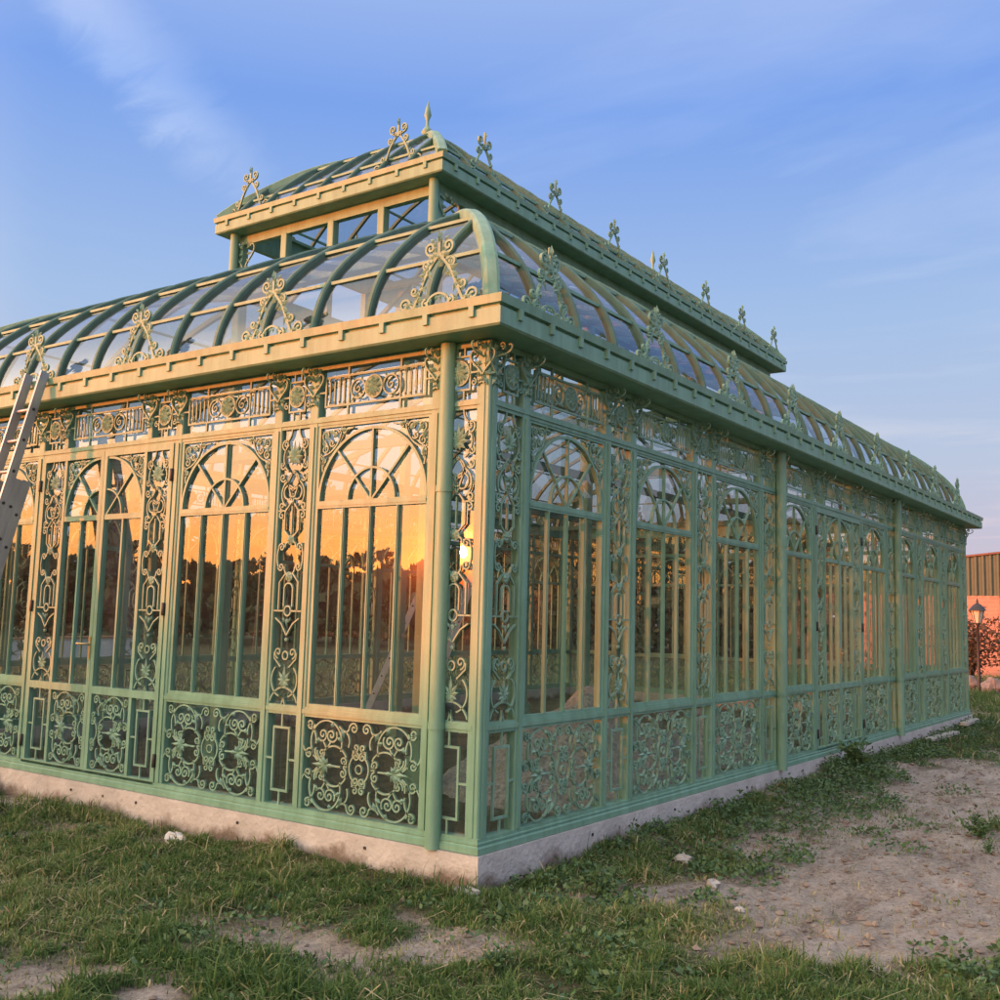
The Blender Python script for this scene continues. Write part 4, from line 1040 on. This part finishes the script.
# ------------------------------------------------------------------ woods: leaf clumps round each crown
FOL = surf('wood_foliage', (.040,.058,.026), (.10,.11,.05), rough=.75, scale=.35, detail=6)
def wood(name, spots, seed, label, leaf=.55, per=900):
    r_ = np.random.default_rng(seed); P = []; S = []; tr = MB()
    for (x, y, h, w, con) in spots:
        n = per
        nb = 14
        bl = r_.normal(0,1,(nb,3)); bl /= np.linalg.norm(bl,axis=1)[:,None]; bl *= (r_.random(nb)**.5)[:,None]
        bz = .52+.42*bl[:,2]
        taper = np.where(con, np.clip(1.15-bz,.08,1), 1.0)
        cen = np.stack([x+bl[:,0]*w*.8*taper, y+bl[:,1]*w*.8*taper, h*bz], 1); rad = w*(.25+.25*r_.random(nb))*np.where(con,.75,1)
        k = r_.integers(0,nb,n); d = r_.normal(0,1,(n,3)); d /= np.linalg.norm(d,axis=1)[:,None]
        p = cen[k] + d*(rad[k]*(.5+.5*r_.random(n)**.5))[:,None]; p[:,2] = np.clip(p[:,2], .2, h+.1)
        P.append(p); 
        # understorey
        m = n//3; P.append(np.stack([x+r_.normal(0,w*.8,m), y+r_.normal(0,w*.8,m), r_.random(m)*h*.45], 1))
        tr.tube([(x,y,-.3),(x+.1,y,h*.4),(x,y+.1,h*.85)], [h*.028,h*.02,h*.006], 6)
    P = np.concatenate(P); V = leaf_cloud(P, leaf, seed, .75, 1.5)
    me = quads_mesh(name, V, FOL); o = link(name, me); tag(o, label, 'wood', kind='stuff')
    o2 = link('trunks', tr.mesh('trunks', BARK), o)
def ring_spots(a0, a1, r0, r1, n, h0, h1, seed):
    """azimuth in degrees from +Y towards +X, round the camera"""
    r_ = np.random.default_rng(seed); out = []
    for i in range(n):
        a = R(a0+(a1-a0)*(i+r_.uniform(-.6,.6))/n); d = r_.uniform(r0, r1); h = r_.uniform(h0, h1)
        out.append((d*math.sin(a), d*math.cos(a), h, h*r_.uniform(.26,.42), r_.random() < .45))
    return out
# behind the viewer: hides the lower sun; seen in the panes
wood('sunset_wood', [(x,y,1.45+.0616*math.hypot(x,y)+(h-4)*1.0,w_,c) for x,y,h,w_,c in ring_spots(165,265,62,80,150,3.45,4.2,4)], 4, 'dark wood across the field behind the viewer, mirrored in the front panes', .50, 800)
wood('far_wood', ring_spots(-100,-14,44,60,88,5.2,8.4,5), 5, 'dense wood beyond the far side of the conservatory', .55, 700)
wood('side_wood', ring_spots(14,80,38,55,60,6.5,9.5,6), 6, 'sunlit wood away to the right, mirrored in the long side', .55, 600)

# ------------------------------------------------------------------ light and sky
SUN_EL, SUN_DIR = R(3.53), Vector((-0.6025,-0.7957,0.0617)).normalized()
w = bpy.data.worlds.new('World'); scn.world = w; w.use_nodes = True; nt = w.node_tree; nt.nodes.clear()
out = N(nt,'ShaderNodeOutputWorld'); bg = N(nt,'ShaderNodeBackground', ins={'Strength': .15}); nt.links.new(bg.outputs[0], out.inputs[0])
sky = N(nt,'ShaderNodeTexSky'); sky.sky_type = 'NISHITA'; sky.sun_disc = False
sky.sun_elevation = SUN_EL; sky.sun_rotation = math.atan2(SUN_DIR.x, SUN_DIR.y); sky.altitude = 50; sky.air_density = 1.0; sky.dust_density = .4; sky.ozone_density = 2.5
# thin high cloud, spread on a plane overhead
tc = N(nt,'ShaderNodeTexCoord'); sx = N(nt,'ShaderNodeSeparateXYZ'); nt.links.new(tc.outputs['Generated'], sx.inputs[0])
zz = N(nt,'ShaderNodeMath', operation='MAXIMUM', ins={1:.0}); nt.links.new(sx.outputs['Z'], zz.inputs[0])
za = N(nt,'ShaderNodeMath', operation='ADD', ins={1:.16}); nt.links.new(zz.outputs[0], za.inputs[0])
dx = N(nt,'ShaderNodeMath', operation='DIVIDE'); nt.links.new(sx.outputs['X'], dx.inputs[0]); nt.links.new(za.outputs[0], dx.inputs[1])
dy = N(nt,'ShaderNodeMath', operation='DIVIDE'); nt.links.new(sx.outputs['Y'], dy.inputs[0]); nt.links.new(za.outputs[0], dy.inputs[1])
cb = N(nt,'ShaderNodeCombineXYZ'); nt.links.new(dx.outputs[0], cb.inputs[0]); nt.links.new(dy.outputs[0], cb.inputs[1])
mp = N(nt,'ShaderNodeMapping'); mp.inputs['Rotation'].default_value = (0,0,R(25)); mp.inputs['Scale'].default_value = (.55,1.5,1); mp.inputs['Location'].default_value = (2.3,.4,0); nt.links.new(cb.outputs[0], mp.inputs[0])
cn = N(nt,'ShaderNodeTexNoise', ins={'Scale': 1.15,'Detail': 7,'Roughness': .56,'Distortion': .5}); nt.links.new(mp.outputs[0], cn.inputs['Vector'])
cm = ramp(nt, cn.outputs[0], [(.53,(0,0,0)),(.76,(1,1,1))])
# towards the sunset the physical sky, away from it the blue and lavender of the opposite twilight
sd = N(nt,'ShaderNodeVectorMath', operation='DOT_PRODUCT', ins={1: (SUN_DIR.x, SUN_DIR.y, 0)}); nt.links.new(tc.outputs['Generated'], sd.inputs[0])
wf = N(nt,'ShaderNodeMapRange', interpolation_type='SMOOTHSTEP', ins={1:.10,2:.92,3:0,4:1}); nt.links.new(sd.outputs['Value'], wf.inputs[0])
TW = 1.0
tw = ramp(nt, sx.outputs['Z'], [(0,(.60,.49,.57)),(.07,(.545,.505,.61)),(.15,(.46,.535,.69)),(.28,(.345,.49,.75)),(.45,(.186,.345,.775)),(.60,(.38,.50,.80)),(.85,(1.05,1.05,1.10))])  # topmost stops raised out of view: added fill for ground and right face
ws = N(nt,'ShaderNodeMixRGB', blend_type='MULTIPLY', ins={0: 1.0, 2: (.20,.10,.035,1)}); nt.links.new(sky.outputs[0], ws.inputs[1])
glow = ramp(nt, sx.outputs['Z'], [(0,(4.6,1.7,.40)),(.07,(5.1,2.05,.55)),(.16,(5.6,3.3,1.75)),(.32,(4.0,3.2,2.4)),(.6,(1.3,1.25,1.2)),(.95,(.40,.42,.55))])
wa = N(nt,'ShaderNodeMixRGB', blend_type='ADD', ins={0: 1.0}); nt.links.new(ws.outputs[0], wa.inputs[1]); nt.links.new(glow.outputs[0], wa.inputs[2])
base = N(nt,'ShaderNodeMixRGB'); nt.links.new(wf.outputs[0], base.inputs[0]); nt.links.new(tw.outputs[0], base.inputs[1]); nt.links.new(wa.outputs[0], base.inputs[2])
cloud = N(nt,'ShaderNodeMixRGB', blend_type='MULTIPLY', ins={0: 1.0, 2: (2.0,1.52,1.14,1)}); nt.links.new(base.outputs[0], cloud.inputs[1])
va = N(nt,'ShaderNodeVectorMath', operation='DOT_PRODUCT', ins={1: (.915,.404,0)}); nt.links.new(cb.outputs[0], va.inputs[0])      # across the streak
ve = N(nt,'ShaderNodeVectorMath', operation='DOT_PRODUCT', ins={1: (-.404,.915,0)}); nt.links.new(cb.outputs[0], ve.inputs[0])    # along it
sn = N(nt,'ShaderNodeTexNoise', ins={'Scale': 7.0,'Detail': 7,'Roughness': .62,'Distortion': .8}); nt.links.new(mp.outputs[0], sn.inputs['Vector'])
wob = N(nt,'ShaderNodeMath', operation='MULTIPLY_ADD', ins={1:.16, 2:.763-.08}); nt.links.new(sn.outputs[0], wob.inputs[0])
vs_ = N(nt,'ShaderNodeMath', operation='ADD'); nt.links.new(va.outputs['Value'], vs_.inputs[0]); nt.links.new(wob.outputs[0], vs_.inputs[1])
vab = N(nt,'ShaderNodeMath', operation='ABSOLUTE'); nt.links.new(vs_.outputs[0], vab.inputs[0])
m1 = N(nt,'ShaderNodeMapRange', interpolation_type='SMOOTHSTEP', ins={1:.0,2:.10,3:1,4:0}); nt.links.new(vab.outputs[0], m1.inputs[0])
m2 = N(nt,'ShaderNodeMapRange', interpolation_type='SMOOTHSTEP', ins={1:1.36,2:1.68,3:1,4:0}); nt.links.new(ve.outputs['Value'], m2.inputs[0])
m3 = N(nt,'ShaderNodeMath', operation='MULTIPLY'); nt.links.new(m1.outputs[0], m3.inputs[0]); nt.links.new(m2.outputs[0], m3.inputs[1])
m4 = N(nt,'ShaderNodeMapRange', ins={1:.25,2:.75,3:.25,4:1.45}); nt.links.new(sn.outputs[0], m4.inputs[0])
m5 = N(nt,'ShaderNodeMath', operation='MULTIPLY'); nt.links.new(m3.outputs[0], m5.inputs[0]); nt.links.new(m4.outputs[0], m5.inputs[1])
ca = N(nt,'ShaderNodeMath', operation='ADD'); ca.use_clamp = True; nt.links.new(cm.outputs[0], ca.inputs[0]); nt.links.new(m5.outputs[0], ca.inputs[1])
lm = N(nt,'ShaderNodeMapping'); lm.inputs['Scale'].default_value = (1.6,1.6,17); lm.inputs['Location'].default_value = (.7,.2,.1); nt.links.new(tc.outputs['Generated'], lm.inputs[0])
ln = N(nt,'ShaderNodeTexNoise', ins={'Scale': 1.5,'Detail': 6,'Roughness': .55}); nt.links.new(lm.outputs[0], ln.inputs['Vector'])
lr = N(nt,'ShaderNodeMapRange', interpolation_type='SMOOTHSTEP', ins={1:.47,2:.72,3:0,4:.75}); nt.links.new(ln.outputs[0], lr.inputs[0])
lz = N(nt,'ShaderNodeMapRange', interpolation_type='SMOOTHSTEP', ins={1:.14,2:.36,3:1,4:0}); nt.links.new(sx.outputs['Z'], lz.inputs[0])
lk = N(nt,'ShaderNodeMath', operation='MULTIPLY'); nt.links.new(lr.outputs[0], lk.inputs[0]); nt.links.new(lz.outputs[0], lk.inputs[1])
cs = N(nt,'ShaderNodeMath', operation='ADD'); cs.use_clamp = True; nt.links.new(ca.outputs[0], cs.inputs[0]); nt.links.new(lk.outputs[0], cs.inputs[1]); ca = cs
cf = N(nt,'ShaderNodeMath', operation='MULTIPLY', ins={1:.62}); nt.links.new(ca.outputs[0], cf.inputs[0])
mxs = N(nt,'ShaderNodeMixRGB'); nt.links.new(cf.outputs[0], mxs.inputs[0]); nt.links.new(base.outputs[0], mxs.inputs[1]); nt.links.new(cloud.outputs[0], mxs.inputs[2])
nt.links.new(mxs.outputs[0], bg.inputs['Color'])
sun = bpy.data.lights.new('sun', 'SUN'); sun.energy = .66; sun.angle = R(.55); sun.color = (1.0,.15,.025)
so = bpy.data.objects.new('sun', sun); col.objects.link(so); so.rotation_euler = SUN_DIR.to_track_quat('Z','Y').to_euler(); so.location = (0,0,30)

# ------------------------------------------------------------------ camera
yaw, pitch, roll = R(35.18111863), R(6.44225102), R(1.5188193)
f = Vector((-math.sin(yaw)*math.cos(pitch), math.cos(yaw)*math.cos(pitch), math.sin(pitch))); r = Vector((math.cos(yaw), math.sin(yaw), 0)); u = r.cross(f)
r2 = math.cos(roll)*r + math.sin(roll)*u; u2 = -math.sin(roll)*r + math.cos(roll)*u
cd = bpy.data.cameras.new('camera'); co_ = bpy.data.objects.new('camera', cd); col.objects.link(co_)
co_.matrix_world = Matrix(((r2.x,u2.x,-f.x,CAM[0]),(r2.y,u2.y,-f.y,CAM[1]),(r2.z,u2.z,-f.z,CAM[2]),(0,0,0,1)))
cd.sensor_width = 36; cd.lens = 36*1.0444518; cd.clip_end = 2000; cd.clip_start = .05
scn.camera = co_
scn.view_settings.view_transform = 'Standard'; scn.view_settings.look = 'None'; scn.view_settings.exposure = 2.85; scn.view_settings.gamma = 1; scn.view_settings.use_curve_mapping = False
scn.cycles.transparent_max_bounces = 32; scn.cycles.max_bounces = 8; scn.cycles.caustics_reflective = False; scn.cycles.caustics_refractive = False
